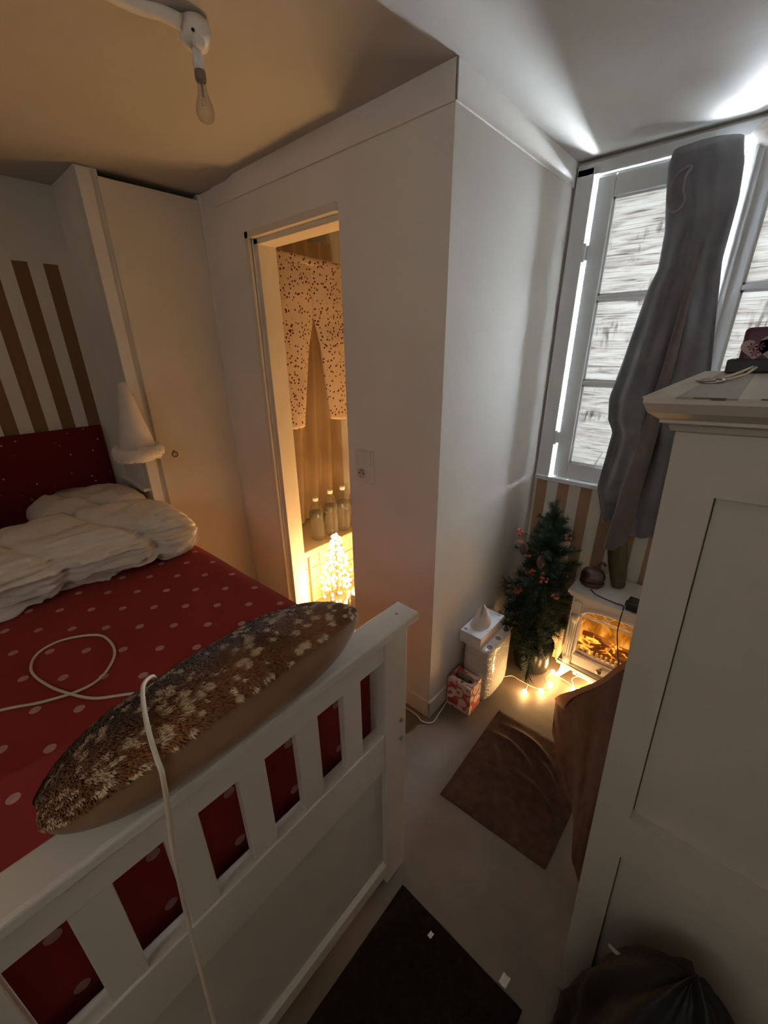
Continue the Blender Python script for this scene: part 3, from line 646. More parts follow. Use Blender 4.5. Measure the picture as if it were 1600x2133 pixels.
tb = thing('white_tissue_box', 'flat white tissue box with a tissue pulled up, lying on the paper roll pack', 'tissue box', (-.677, 1.41, .284))
MB().box(-.7275, -.625, 1.300, 1.520, .2845, .345, .002).build('carton', M('white_card', (.70, .69, .70), .45, .03, 12, .1), tb)
MB().lathe([(.045, .3452), (.044, .3458), (.002, .3458)], (0, 0, 0), 30).build('oval_opening', M('opening_film', (.62, .62, .66), .25), tb, True)
bpy.data.objects['oval_opening'].scale = (.75, 1.35, 1); bpy.data.objects['oval_opening'].location = (-.001, -.01, -.284); 
# undo the world offset of the lathe: it was centred on the world origin
for v in bpy.data.objects['oval_opening'].data.vertices: v.co += Vector((-.677, 1.41, .284))
def tiss(u, v):
    a = 2*PI*u; h = v
    r = .043*(1-h)**.6+.003+.012*math.sin(3*a+h*2)*h*(1-h)
    return (-.680+r*math.cos(a)*.9+.010*h, 1.392+r*math.sin(a)*1.25-.012*h*h, .345+.088*h*(1+.30*math.sin(2*a+.6)*h)+.006*nz(a*2, h*5, 2))
MB().grid(tiss, 40, 12, closeu=True).build('tissue', M('tissue_paper', (.76, .73, .70), .95, .03, 10, .3, 40), tb, True, label='crumpled white tissue')
for (ya, yb, xa, xb) in ((1.313, 1.325, -.72, -.703), (1.50, 1.506, -.655, -.638), (1.36, 1.40, -.6315, -.630)):
    MB().box(xa, xb, ya, yb, .3449, .3454).build('print_mark', M('print_grey', (.22, .22, .26), .6), tb)

# ------------------------------------------------------------------ small christmas tree
PX, PY = -.530, 1.685
ct = thing('potted_christmas_tree', 'small artificial christmas tree with red berries in a black wrapped pot', 'christmas tree', (PX, PY, 0))
MB().lathe([(.070, .002), (.082, .012), (.088, .06), (.092, .13), (.090, .16), (.074, .172), (.072, .150), (.004, .148)], (PX, PY, 0), 40, wob=lambda a, h: .05*nz(math.cos(a)*3, math.sin(a)*3, h*10)).build('pot', M('black_foil', (.012, .011, .010), .28, .2, 12, .3, 14, spec=.15, bdist=.006), ct, True, label='glossy black wrapped pot')
MB().tube([(PX, PY, .14), (PX-.004, PY+.004, .5), (PX-.006, PY+.008, .86)], lambda t: .012*(1-.75*t), 8, 4).build('trunk', M('bark', (.06, .04, .025)), ct)
needle = M('pine_needles', (.020, .042, .026), .75, .4, 25, 0, spec=.25)
needle2 = M('pine_needles_grey', (.045, .070, .052), .75, .3, 25, 0, spec=.25)
def branch_mesh(name, mat, seed, L, n=230):
    rr = random.Random(seed); mb = MB(); P = [Vector((L*t_, 0, -.10*L*t_*t_+.03*L*math.sin(t_*3+seed))) for t_ in [k/6 for k in range(7)]]
    mb.tube(P, .0018, 5)
    for k in range(n):
        t_ = rr.uniform(.05, 1); i = min(5, int(t_*6)); p = P[i].lerp(P[i+1], t_*6-i)
        a = rr.uniform(0, 2*PI); d = Vector((rr.uniform(.35, .9), math.cos(a), math.sin(a))).normalized()*rr.uniform(.024, .040)
        sd = d.cross(Vector((1, .3, .2))).normalized()*.0014; mb.poly([p-sd, p+sd, p+d+sd*.3, p+d-sd*.3], [(0, 1, 2, 3)])
    o = mb.build(name, mat, ct, local=True); return o
protos = [branch_mesh('branch', [needle, needle, needle2, needle][k], k, 1.0*[.16, .13, .15, .12][k]) for k in range(4)]
k = 0; NB = 120
for i in range(NB):
    h = i/(NB-1); z = .175+.62*h; rad = .165*(1-h)**.7+.045
    a = i*2.399+R.uniform(-.3, .3)
    src = protos[i % 4]
    o = src if i < 4 else src.copy()
    if i >= 4: COL.objects.link(o); o.parent = ct
    sc = rad/.14*R.uniform(.85, 1.1)
    # keep clear of the wall behind and beside
    dirx, diry = math.cos(a), math.sin(a)
    lim = .188/abs(dirx) if dirx < 0 else 9
    if diry > 0: lim = min(lim, .225/abs(diry))
    if dirx > .55 and z < .53 : lim = min(lim, .115/abs(dirx))
    sc = min(sc, (lim-.02)/.16)
    o.location = (0, 0, z); o.rotation_euler = (R.uniform(-.4, .4), -.35*h*1.6+.30*(1-h)-.15+R.uniform(-.12, .12), a); o.scale = (sc, max(.8, min(1.15, sc)), max(.8, min(1.15, sc)))
for j in range(5):
    o = protos[j % 4].copy(); COL.objects.link(o); o.parent = ct; o.location = (-.006, .008, .78+.012*j); o.rotation_euler = (0, -1.25-.05*j, j*1.3); o.scale = (.42, .7, .7)
berry = M('berry_red', (.42, .07, .055), .35, .15, 30, 0)
twig_m = M('twig_brown', (.05, .04, .025))
def cluster(x, y, z, n, seed):
    rr = random.Random(seed); mb = MB()
    for _ in range(n):
        c = (x+rr.uniform(-.016, .016), y+rr.uniform(-.012, .012), z+rr.uniform(-.013, .013)); r = rr.uniform(.0048, .0066)
        mb.lathe([(r*.3, -r*.95), (r*.8, -r*.6), (r, 0), (r*.8, r*.6), (r*.3, r*.95)], c, 8)
    o = mb.build('berry_cluster', berry, ct, True)
    MB().tube([(PX+(x-PX)*.25, PY+(y-PY)*.25, z-.03), (PX+(x-PX)*.65, PY+(y-PY)*.65, z-.012), (x, y, z-.004)], .0014, 5, 3).build('twig', twig_m, o)
for (x, y, z, n, s) in ((-.630, 1.60, .735, 7, 1), (-.632, 1.585, .690, 4, 2), (-.445, 1.63, .755, 4, 3), (-.495, 1.575, .560, 7, 4), (-.553, 1.56, .585, 5, 5), (-.440, 1.58, .495, 5, 6), (-.590, 1.545, .485, 6, 7), (-.585, 1.60, .640, 4, 8), (-.50, 1.56, .61, 3, 9)): cluster(x, y, z, n, s)
for (x, y, z) in ((-.52, 1.57, .645), (-.60, 1.57, .68)):
    MB().lathe([(.004, -.03), (.014, -.018), (.017, 0), (.012, .018), (.003, .028)], (x, y, z), 12, wob=lambda a, h: .2*math.sin(a*6+h*300)).build('pine_cone', M('cone_brown', (.11, .065, .045), .8), ct, True)
tag(MB().box(-.452, -.432, 1.80, 1.915, .0, .20, .004).box(-.50, -.44, 1.81, 1.86, .0, .17, .006).build('cream_packet', M('cream_paper', (.68, .56, .36), .7)), 'cream paper packet wedged between the small tree and the stove', 'packet')

# ------------------------------------------------------------------ electric stove fireplace
stove_white = M('stove_enamel', (.74, .69, .64), .4, .04, 10, .1, 40)
FX0, FX1, FY0, FY1 = -.400, -.020, 1.700, 1.925
fp = thing('electric_stove', 'white electric stove heater with glowing log fire behind an arched window', 'stove', ((FX0+FX1)/2, (FY0+FY1)/2, 0))
def bow(x): t_ = (x-FX0)/(FX1-FX0)*2-1; return .018*(1-t_*t_)
tp = MB()
def slab(z0, z1, ov, ovs):
    n = 24; xs = [FX0-ovs+(FX1-FX0+2*ovs)*k/n for k in range(n+1)]
    fr_ = [(x, FY0-ov-bow(max(FX0, min(FX1, x)))) for x in xs]; ring = fr_+[(FX1+ovs, FY1), (FX0-ovs, FY1)]
    vs = [(x, y, z0) for x, y in ring]+[(x, y, z1) for x, y in ring]; m_ = len(ring)
    b = bmesh.new(); v = [b.verts.new(p) for p in vs]; b.faces.new(v[:m_][::-1]); b.faces.new(v[m_:])
    for k in range(m_): b.faces.new((v[k], v[(k+1) % m_], v[m_+(k+1) % m_], v[m_+k]))
    bmesh.ops.bevel(b, geom=[e for e in b.edges if abs(e.verts[0].co.z-e.verts[1].co.z) < 1e-6 and e.verts[0].co.z == z1], offset=.004, segments=2, affect='EDGES')
    tp.add(b)
slab(.482, .497, .022, .020); slab(.470, .482, .014, .012)
tp.build('top_slab', stove_white, fp)
tp = MB(); slab(.088, .104, .016, .014); slab(.104, .112, .010, .008); tp.build('base_plinth', stove_white, fp)
# body: sides, back, front frame around the arched opening
bd = MB().box(FX0, FX0+.012, FY0+.01, FY1, .11, .472).box(FX1-.012, FX1, FY0+.01, FY1, .11, .472).box(FX0, FX1, FY1-.012, FY1, .11, .472).box(FX0, FX1, FY0+.01, FY1, .11, .12).box(FX0, FX1, FY0+.01, FY1, .462, .472)
bd.build('casing', stove_white, fp)
OX0, OX1, OZ0, OZS, OZT = FX0+.055, FX1-.055, .200, .385, .430
ff = MB(); N = 40
def arch(x): t_ = (x-(OX0+OX1)/2)/((OX1-OX0)/2); return OZS+(OZT-OZS)*math.sqrt(max(0, 1-t_*t_))
def yfront(x): return FY0-bow(x)+.004
for k in range(N):
    xa, xb = OX0+(OX1-OX0)*k/N, OX0+(OX1-OX0)*(k+1)/N
    for (za0, za1, zb0, zb1) in ((arch(xa), .472, arch(xb), .472), (.112, OZ0, .112, OZ0)):
        ff.poly([(xa, yfront(xa), za0), (xb, yfront(xb), zb0), (xb, yfront(xb), zb1), (xa, yfront(xa), za1), (xa, yfront(xa)+.012, za0), (xb, yfront(xb)+.012, zb0)], [(0, 1, 2, 3), (0, 1, 5, 4)] if za0 > .2 else [(0, 1, 2, 3)])
    ff.poly([(xa, yfront(xa), OZ0), (xb, yfront(xb), OZ0), (xb, yfront(xb)+.03, OZ0), (xa, yfront(xa)+.03, OZ0)], [(0, 1, 2, 3)])
for xa, xb in ((FX0, OX0), (OX1, FX1)):
    for k in range(4):
        a_, b_ = xa+(xb-xa)*k/4, xa+(xb-xa)*(k+1)/4
        ff.poly([(a_, yfront(a_), .112), (b_, yfront(b_), .112), (b_, yfront(b_), .472), (a_, yfront(a_), .472)], [(0, 1, 2, 3)])
ff.build('front_panel', stove_white, fp)
am = MB().tube([(OX0-.004+(OX1-OX0+.008)*k/24, yfront(OX0+(OX1-OX0)*k/24)-.003, arch(OX0+(OX1-OX0)*k/24)+.006) for k in range(25)], .0065, 8)
am.build('arch_moulding', stove_white, fp, True)
tr = MB().box(OX0, OX1, FY0-.008, FY0+.004, .378, .388, .002)
xm = (OX0+OX1)/2
for dx in (-1, 1):
    tr.tube([(xm+dx*.095, FY0-.010, .386), (xm+dx*.040, FY0-.014, .402), (xm+dx*.012, FY0-.015, .426)], .003, 6).tube([(xm+dx*.055, FY0-.012, .422), (xm+dx*.03, FY0-.014, .402), (xm, FY0-.015, .386)], .003, 6)
    tr.tube([(xm+dx*.10, FY0-.01, .416), (xm+dx*.075, FY0-.012, .396), (xm+dx*.04, FY0-.014, .386)], .0028, 6)
tr.build('tracery', stove_white, fp, label='star shaped white tracery bars')
for x in (FX0+.026, FX1-.026):
    yc = FY0-.004
    c = MB().lathe([(.019, .112), (.021, .122), (.018, .130), (.020, .136), (.0145, .146), (.013, .30), (.0145, .345), (.020, .352), (.018, .360), (.021, .368), (.019, .376)], (x, yc, 0), 20)
    for k in range(8): a = 2*PI*k/8; c.tube([(x+.0135*math.cos(a), yc+.0135*math.sin(a), .155), (x+.0135*math.cos(a), yc+.0135*math.sin(a), .335)], .0022, 5)
    c.build('column', stove_white, fp, True)
    MB().box(x-.018, x+.018, yc-.010, yc+.016, .378, .440, .006).build('capital', stove_white, fp)
m, nt, b = new_mat('flame_screen'); nt.nodes.remove(b); flame = m
tc = nt.nodes.new('ShaderNodeTexCoord'); mp = nt.nodes.new('ShaderNodeMapping'); mp.inputs['Scale'].default_value = (16, 1, 7); nt.links.new(tc.outputs['Object'], mp.inputs[0])
n1 = nt.nodes.new('ShaderNodeTexNoise'); n1.inputs['Scale'].default_value = 1.6; n1.inputs['Detail'].default_value = 3; n1.inputs['Distortion'].default_value = .8; nt.links.new(mp.outputs[0], n1.inputs['Vector'])
sp = nt.nodes.new('ShaderNodeSeparateXYZ'); nt.links.new(tc.outputs['Object'], sp.inputs[0])
mr = nt.nodes.new('ShaderNodeMapRange'); mr.inputs['From Min'].default_value = .22; mr.inputs['From Max'].default_value = .37; mr.inputs['To Min'].default_value = .22; mr.inputs['To Max'].default_value = -.12; nt.links.new(sp.outputs[2], mr.inputs[0])
ad = nt.nodes.new('ShaderNodeMath'); ad.operation = 'ADD'; nt.links.new(n1.outputs[0], ad.inputs[0]); nt.links.new(mr.outputs[0], ad.inputs[1])
r = nt.nodes.new('ShaderNodeValToRGB'); e = r.color_ramp.elements; e[0].position = .5; e[0].color = (.30, .085, .006, 1); e[1].position = .78; e[1].color = (1.0, .36, .045, 1); x = e.new(.62); x.color = (.55, .16, .012, 1)
nt.links.new(ad.outputs[0], r.inputs[0]); em = nt.nodes.new('ShaderNodeEmission'); em.inputs[1].default_value = .42; nt.links.new(r.outputs[0], em.inputs[0]); nt.links.new(em.outputs[0], nt.nodes['Material Output'].inputs[0])
MB().box(OX0-.02, OX1+.02, FY0+.085, FY0+.088, OZ0-.02, .45).build('flame_screen', flame, fp, label='glowing orange flame screen')
m, nt, b = new_mat('ember_log'); logm = m
o_, n_, s_ = noise_col(nt, (.02, .008, .004), (.12, .05, .02), 30); nt.links.new(o_, b.inputs['Base Color']); b.inputs['Roughness'].default_value = .6
sp = nt.nodes.new('ShaderNodeTexNoise'); sp.inputs['Scale'].default_value = 16; sp.inputs['Distortion'].default_value = 1.2; nt.links.new(s_, sp.inputs['Vector'])
rr_ = nt.nodes.new('ShaderNodeValToRGB'); rr_.color_ramp.elements[0].position = .50; rr_.color_ramp.elements[0].color = (.03, .006, 0, 1); rr_.color_ramp.elements[1].position = .64; rr_.color_ramp.elements[1].color = (1, .30, .03, 1)
nt.links.new(sp.outputs[0], rr_.inputs[0]); nt.links.new(rr_.outputs[0], b.inputs['Emission Color']); b.inputs['Emission Strength'].default_value = 1.0
for pts, r0 in (([(OX0+.005, FY0+.05, .262), (OX0+.07, FY0+.045, .268), (OX0+.16, FY0+.05, .250), (OX1, FY0+.05, .262)], .012), ([(OX0, FY0+.03, .238), (OX0+.06, FY0+.02, .232), (OX0+.11, FY0+.025, .246), (OX0+.17, FY0+.02, .226), (OX1, FY0+.02, .222)], .013), ([(OX0+.01, FY0+.06, .23), (OX0+.1, FY0+.06, .225), (OX1-.01, FY0+.06, .24)], .016), ([(OX0+.08, FY0+.03, .27), (OX0+.14, FY0+.025, .252), (OX0+.21, FY0+.03, .215)], .010)):
    MB().tube(pts, lambda t_: r0*(1+.25*nz(t_*7, r0*90, 3)), 9, 6).build('log', logm, fp, True, label='glowing ember log')
MB().box(OX0, OX1, FY0+.0, FY0+.084, .196, .208).build('ember_bed', logm, fp)
for k in range(14):
    xg = OX0+.010+k*(OX1-OX0-.02)/13
    MB().tube([(xg, yfront(xg)+.008, .198), (xg, yfront(xg)+.008, .222)], .0042, 8).build('grate_bar', stove_white, fp)
dr = MB().box(OX0-.006, OX1+.006, FY0-.024, FY0-.006, .128, .182, .004).build('drawer', stove_white, fp)
MB().lathe([(.006, 0), (.006, -.008), (.012, -.012), (.012, -.018), (.006, -.022)], (-.232, FY0-.024, .156), 16, 'Y').build('knob', M('dull_brass', (.36, .28, .18), .4, metal=.6), dr, True)
vp = MB().box(FX0+.06, FX1-.06, FY0+.006, FY0+.016, .045, .089, .002).build('vent_plate', stove_white, fp)
for k in range(20):
    xg = FX0+.078+k*.0118
    MB().box(xg-.0022, xg+.0022, FY0+.0045, FY0+.0065, .052, .082).build('vent_slot', dark_gap, vp)
for x, sx in ((FX0-.002, 1), (FX1+.002, -1)):
    for y, sy in ((FY0-.008, 1), (FY1-.045, 0)):
        lg = MB().grid(lambda u, v: (lambda h, a: (x+sx*(.022-.020*(1-h)**2+.024*(h**1.5)*(.5+.5*math.cos(a))+.013*math.cos(a)*(.6+h)), y+.018+(.014+.016*h)*math.sin(a)-(.010*(1-h)**3 if sy else 0), .0+.090*h))(u, 2*PI*v), 10, 14, closev=True, capu=True)
        lg.build('leg', stove_white, fp, True)
point('fire_glow', ((FX0+FX1)/2, FY0+.03, .34), .35, (1, .42, .08), .03, fp)

# things on the stove
GL = M('brown_gloss', (.075, .032, .020), .22, .2, 14, .1, 20, coat=.4)
rd = thing('round_brown_case', 'glossy round dark brown case with a seam, on the left of the stove top', 'case', (-.358, 1.785, .497))
MB().lathe([(.030, .4985), (.047, .503), (.051, .512), (.050, .519), (.046, .522)], (-.358, 1.785, 0), 32).build('lower_shell', GL, rd, True)
MB().lathe([(.046, .529), (.0505, .533), (.050, .548), (.040, .568), (.022, .578), (.003, .580)], (-.358, 1.785, 0), 32).build('upper_shell', GL, rd, True)
MB().lathe([(.0445, .5215), (.0445, .5295)], (-.358, 1.785, 0), 32).build('seam', dark_gap, rd)
MB().tube([(-.348, 1.79, .576), (-.343, 1.792, .60), (-.330, 1.795, .612), (-.318, 1.796, .60)], .006, 8, 4).build('handle_loop', GL, rd, True)
vs_ = MB().lathe([(.026, 0), (.030, .006), (.034, .05), (.039, .12), (.038, .19), (.032, .225), (.026, .240)], (0, 0, 0), 28)
bmesh.ops.rotate(vs_.bm, verts=vs_.bm.verts[:], cent=(0, 0, 0), matrix=Matrix.Rotation(-.20, 3, 'Y')); bmesh.ops.translate(vs_.bm, verts=vs_.bm.verts[:], vec=(-.262, 1.838, .503))
tag(vs_.build('brown_bottle', M('olive_glass', (.070, .048, .022), .22, .2, 8, .1, coat=.5), None, True), 'tapering olive brown bottle leaning on the stove beneath the robe', 'bottle')
ad_ = thing('power_adapter', 'black plug adapter on the front edge of the stove top', 'adapter', (-.168, 1.695, .497))
MB().box(-.196, -.140, 1.672, 1.735, .4975, .535, .006).build('adapter_body', black_plastic, ad_)
MB().box(-.202, -.196, 1.69, 1.715, .505, .525, .003).build('plug_neck', black_plastic, ad_)
tag(MB().tube([(-.345, 1.735, .500), (-.315, 1.708, .500), (-.27, 1.698, .500), (-.230, 1.694, .500), (-.205, 1.690, .502), (-.200, 1.664, .498), (-.200, 1.652, .46), (-.198, 1.650, .40), (-.188, 1.648, .35), (-.16, 1.63, .25), (-.10, 1.6, .1), (-.05, 1.6, .005)], .0024, 7, 5).build('black_cable', black_plastic, None, True), 'thin black cable running over the stove edge from the brown case', 'cable')

# ------------------------------------------------------------------ fairy lights on the floor
sl = thing('string_lights', 'string of glowing warm bulbs on thin cream wire on the floor before the stove', 'string lights', (-.40, 1.6, 0))
wire_m = M('cream_wire', (.70, .58, .40), .5)
wp = [(-.60, 1.50, .006), (-.565, 1.545, .006), (-.53, 1.545, .006), (-.481, 1.540, .010), (-.445, 1.548, .006), (-.413, 1.575, .006), (-.405, 1.60, .01), (-.43, 1.63, .012), (-.425, 1.665, .02), (-.390, 1.680, .012), (-.355, 1.684, .006), (-.325, 1.672, .008), (-.310, 1.650, .006), (-.320, 1.675, .012), (-.335, 1.705, .02), (-.305, 1.735, .03), (-.27, 1.735, .02), (-.25, 1.745, .01), (-.27, 1.705, .006), (-.285, 1.67, .006), (-.24, 1.70, .01), (-.20, 1.72, .006), (-.12, 1.68, .005)]
MB().tube(wp, .0020, 6, 6).build('wire', wire_m, sl, True)
MB().tube([(-.481, 1.540, .010), (-.476, 1.515, .012), (-.474, 1.495, .012)], .0016, 6, 3).tube([(-.445, 1.548, .008), (-.425, 1.545, .012)], .0016, 6).tube([(-.325, 1.672, .008), (-.308, 1.655, .012)], .0016, 6).build('bulb_lead', wire_m, sl, True)
glow2 = emit('floor_bulb_glow', (1.0, .60, .20), 26)
for i, (x, y, z, pw_) in enumerate(((-.474, 1.484, .013, .26), (-.416, 1.538, .013, .26), (-.402, 1.607, .013, .22), (-.420, 1.682, .022, .26), (-.396, 1.690, .020, .22), (-.312, 1.640, .013, .3), (-.286, 1.658, .013, .3), (-.255, 1.748, .018, .25), (-.262, 1.70, .013, .18))):
    o = MB().lathe([(.003, -.012), (.009, -.006), (.011, .001), (.008, .009), (.003, .012)], (x, y, z), 12).build('bulb', glow2, sl, True, label='glowing round bulb')
    point('bulb_light', (x, y, z+.022), pw_*.62, WARM, .011, sl)
tag(MB().tube([(-.95, 1.065, .006), (-.86, 1.058, .005), (-.78, 1.060, .005), (-.735, 1.050, .005), (-.700, 1.075, .005), (-.705, 1.13, .005), (-.714, 1.20, .007), (-.718, 1.222, .010)], .0028, 7, 6).build('floor_cable', white_plastic, None, True), 'white cable running round the foot of the wall corner', 'cable')

# ------------------------------------------------------------------ floor textiles
def rug_fn(u, v):
    # u across, v from near (bed side) to far
    x = -.505+.372*u-.012*v+.02*u*v; y = .849+.025*u+v*(.455+.02*(1-u))
    z = .006+.010*max(0, nz(x*5+1, y*6, 2))
    for (cx, cy, ang, ln, h) in ((-.235, 1.075, .45, .075, .024), (-.33, 1.17, .6, .055, .016), (-.24, 1.17, .75, .06, .022), (-.41, 1.20, .15, .05, .014), (-.33, 1.26, .3, .09, .016), (-.43, 1.12, .9, .04, .010)):
        dx, dy = x-cx, y-cy; a = dx*math.cos(ang)-dy*math.sin(ang); bq = dx*math.sin(ang)+dy*math.cos(ang)+.25*a*a*8
        z += h*math.exp(-(bq/.011)**2)*math.exp(-(a/ln)**2)
    e = min(u, 1-u, v, 1-v); z = .003+(z-.003)*min(1, e/.03+.25)
    return x, y, z
rg = MB().grid(lambda u, v: rug_fn(u, v), 70, 80); rg.grid(lambda u, v: (rug_fn(u, v)[0], rug_fn(u, v)[1], .001), 2, 2)
tag(rg.build('brown_rug', rug_mat, None, True), 'rumpled dark brown cotton rug on the floor left of the chest', 'rug')
def blanket(u, v):
    # heap of brown cloth between rug and chest: u along the edge that faces the stove, v down to the floor
    top = catm([Vector((-.335, 1.47, .075)), Vector((-.310, 1.445, .135)), Vector((-.257, 1.42, .216)), Vector((-.180, 1.38, .347)), Vector((-.130, 1.34, .474)), Vector((-.07, 1.30, .60))], u)
    bot = catm([Vector((-.30, 1.36, .012)), Vector((-.21, 1.22, .012)), Vector((-.13, 1.10, .012)), Vector((-.085, .96, .012)), Vector((-.066, .93, .012)), Vector((-.045, .90, .012))], u)
    p = top.lerp(bot, v); sag = math.sin(v*PI)
    p.z -= sag*.05*u; p.z += .020*nz(u*6, v*3, 4)*sag+.012*math.sin(u*14+v*3)*sag*(.3+u); p.z = max(p.z, .012)
    return p
def catm(P, t):
    t = t*(len(P)-1); i = min(int(t), len(P)-2); k = t-i; p0, p1, p2, p3 = P[max(i-1, 0)], P[i], P[i+1], P[min(i+2, len(P)-1)]
    return .5*((2*p1)+(p2-p0)*k+(2*p0-5*p1+4*p2-p3)*k*k+(3*p1-p0-3*p2+p3)*k**3)
bk = MB().grid(blanket, 60, 40)
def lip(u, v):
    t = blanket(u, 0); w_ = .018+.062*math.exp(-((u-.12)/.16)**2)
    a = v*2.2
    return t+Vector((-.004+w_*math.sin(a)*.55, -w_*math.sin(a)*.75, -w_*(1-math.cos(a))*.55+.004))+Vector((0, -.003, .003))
bo = bk.build('brown_blanket', cloth_tan, None, True); tag(bo, 'brown blanket heaped against the chest with a turned back edge coloured lighter as if lit', 'blanket')
MB().grid(lip, 60, 10).build('turned_edge', M('blanket_lit_tone', (.30, .135, .075), .9, .2, 25, .4, 120), bo, True, label='turned back edge, bulb light painted in as a lighter tan')  # glow of the bulbs on this edge is put into a lighter cloth colour
mt_ = MB().grid(lambda u, v: (-.437+.375*u, .553-1.2*v, .004+.006*min(1, min(u, 1-u, v, 1-v)*40)+.0015*nz(u*9, v*24, 1)), 40, 80); mt_.box(-.436, -.063, -.646, .552, .0005, .004)
tag(mt_.build('dark_mat', mat_mat, None, True), 'nearly black floor mat beside the foot of the bed', 'mat')
for (x, y, s_, lab, zb) in ((-.307, .514, .009, 'tiny white paper scrap lying on the dark mat', .0115), (-.118, .572, .016, 'small white paper scrap at the edge of the dark mat', .001)):
    o = MB().grid(lambda u, v: (x+s_*(u-.5)*1.2+.002*v, y+s_*(v-.5)*1.6, zb+.004*abs(u-.5)+.003*nz(u*3, v*3, x)), 6, 6).build('paper_scrap', M('scrap_paper', (.7, .68, .64), .9), None, True)
    sm = o.modifiers.new('thick', 'SOLIDIFY'); sm.thickness = .0006
    tag(o, lab, 'paper', 'paper scraps on the floor')

# ------------------------------------------------------------------ chest on the right
ch = thing('tall_chest', 'tall cream painted chest with recessed panels standing in front of the window', 'chest', (-.014, .652, 0))
ch.rotation_euler = (0, -math.radians(2.35), 0)
gap_brown = M('gap_shade_tone', (.11, .085, .06), .9)
CW, CD, CH = .66, .47, 1.402    # local: x right, y back, z up
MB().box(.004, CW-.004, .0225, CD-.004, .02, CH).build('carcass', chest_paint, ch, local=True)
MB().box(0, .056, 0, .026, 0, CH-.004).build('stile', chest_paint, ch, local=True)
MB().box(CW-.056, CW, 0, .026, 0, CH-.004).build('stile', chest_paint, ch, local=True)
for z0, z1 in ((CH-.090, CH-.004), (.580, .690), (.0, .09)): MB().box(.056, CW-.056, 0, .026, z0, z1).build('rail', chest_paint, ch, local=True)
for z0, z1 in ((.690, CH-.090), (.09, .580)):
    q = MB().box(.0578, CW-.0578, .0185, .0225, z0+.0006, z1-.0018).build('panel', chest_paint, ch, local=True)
    MB().box(.0565, CW-.0565, .0215, .0224, z0, z1).build('shadow_gap', gap_brown, q, local=True)  # joint behind the panel edge, its shade line painted in as brown
MB().box(0, .016, .026, CD, 0, CH-.004, .002).build('side_panel', chest_paint, ch, local=True)
cp = MB()
prof = [(.006, CH-.006), (.010, CH+.004), (.020, CH+.007), (.020, CH+.011), (.034, CH+.022), (.040, CH+.034), (.040, CH+.040)]
b = bmesh.new(); rings = []
for o_, z in prof: rings.append([b.verts.new(p) for p in ((-o_*.75, -o_*1.8, z), (CW+o_, -o_*1.8, z), (CW+o_, CD+.05+o_*.5, z), (-o_*.75, CD+.05+o_*.5, z))])
for a_, c_ in zip(rings, rings[1:]):
    for k in range(4): b.faces.new((a_[k], a_[(k+1) % 4], c_[(k+1) % 4], c_[k]))
b.faces.new(rings[0][::-1]); b.faces.new(rings[-1]); cp.add(b)
cp.build('cornice', chest_paint, ch, local=True, label='moulded cornice with chipped edge')
MB().box(-.031, CW+.041, -.073, CD+.07, CH+.0395, CH+.0415).build('top_paper', chest_stripes, ch, local=True, label='striped top covering')
for (xa, xb, dz) in ((.018, .034, .0012), (.034, .047, .0028), (.075, .083, .0014)): MB().box(xa, xb, -.0737, -.0715, CH+.0418-dz, CH+.0418).build('paint_chip', M('chip_brown', (.12, .08, .05), .8), ch, local=True)
# things on top: heights follow the slight lean of the chest
th_ = math.radians(2.35)
def chest_pt(x, y, z): return Vector((-.014+x*math.cos(th_)-z*math.sin(th_), .652+y, x*math.sin(th_)+z*math.cos(th_)))
ZT = CH+.0418
def on_chest(o, x, y, rz=0):
    o.location = chest_pt(x, y, ZT); o.rotation_euler = (0, -th_, 0); return o
tr_ = on_chest(thing('dark_tray', 'small dark rectangular tray under the purple box', 'tray'), .075, .475)
MB().box(-.062, .20, -.05, .05, .0005, .006, .002).box(-.062, .20, -.052, -.044, .0005, .026, .003).box(-.062, .20, .044, .052, .0005, .026, .003).box(-.066, -.056, -.052, .052, .0005, .026, .003).box(.194, .204, -.052, .052, .0005, .026, .003).build('tray_body', M('dark_slate', (.035, .038, .042), .5), tr_, local=True)
gb = on_chest(thing('purple_gift_box', 'small purple box printed with pale lace hearts on the chest', 'box'), .075, .475)
MB().box(-.050, .10, -.036, .036, .0065, .082, .008, 3).build('carton', M('plum_card', (.10, .028, .055), .45), gb, local=True)
def heart(cx, cz, s, y):
    pts = [(cx+s*.062*16*math.sin(t_)**3/16, y, cz+s*.055*(13*math.cos(t_)-5*math.cos(2*t_)-2*math.cos(3*t_)-math.cos(4*t_))/16) for t_ in [2*PI*k/28 for k in range(28)]]
    m_ = MB(); v0 = [(p[0], p[1]-.0012, p[2]) for p in pts]; m_.poly(pts+v0, [list(range(28, 56))]+[(k, (k+1) % 28, 28+(k+1) % 28, 28+k) for k in range(28)]); return m_
pale = M('lace_pink', (.48, .36, .36), .7)
for cx, cz, s in ((-.028, .044, .38), (.012, .042, .62), (.062, .040, .60)):
    h_ = heart(cx, cz, s, -.0362).build('heart_print', pale, gb, local=True)
    for q in range(3):
        fm = MB(); fx, fz = cx+(-.010, .010, 0)[q]*s*1.5, cz+(.006, .006, -.012)[q]*s*1.6
        for k in range(6): a = k*PI/3; fm.poly([(fx, -.0377, fz), (fx+.0065*math.cos(a-.28), -.0377, fz+.0065*math.sin(a-.28)), (fx+.0075*math.cos(a), -.0377, fz+.0075*math.sin(a)), (fx+.0065*math.cos(a+.28), -.0377, fz+.0065*math.sin(a+.28))], [(0, 1, 2, 3)])
        fm.build('flower_print', M('flower_plum', (.16, .05, .08), .7), h_, local=True)
rn = on_chest(thing('key_ring', 'little metal key ring with a pale tag on the chest top', 'key ring'), .012, .165)
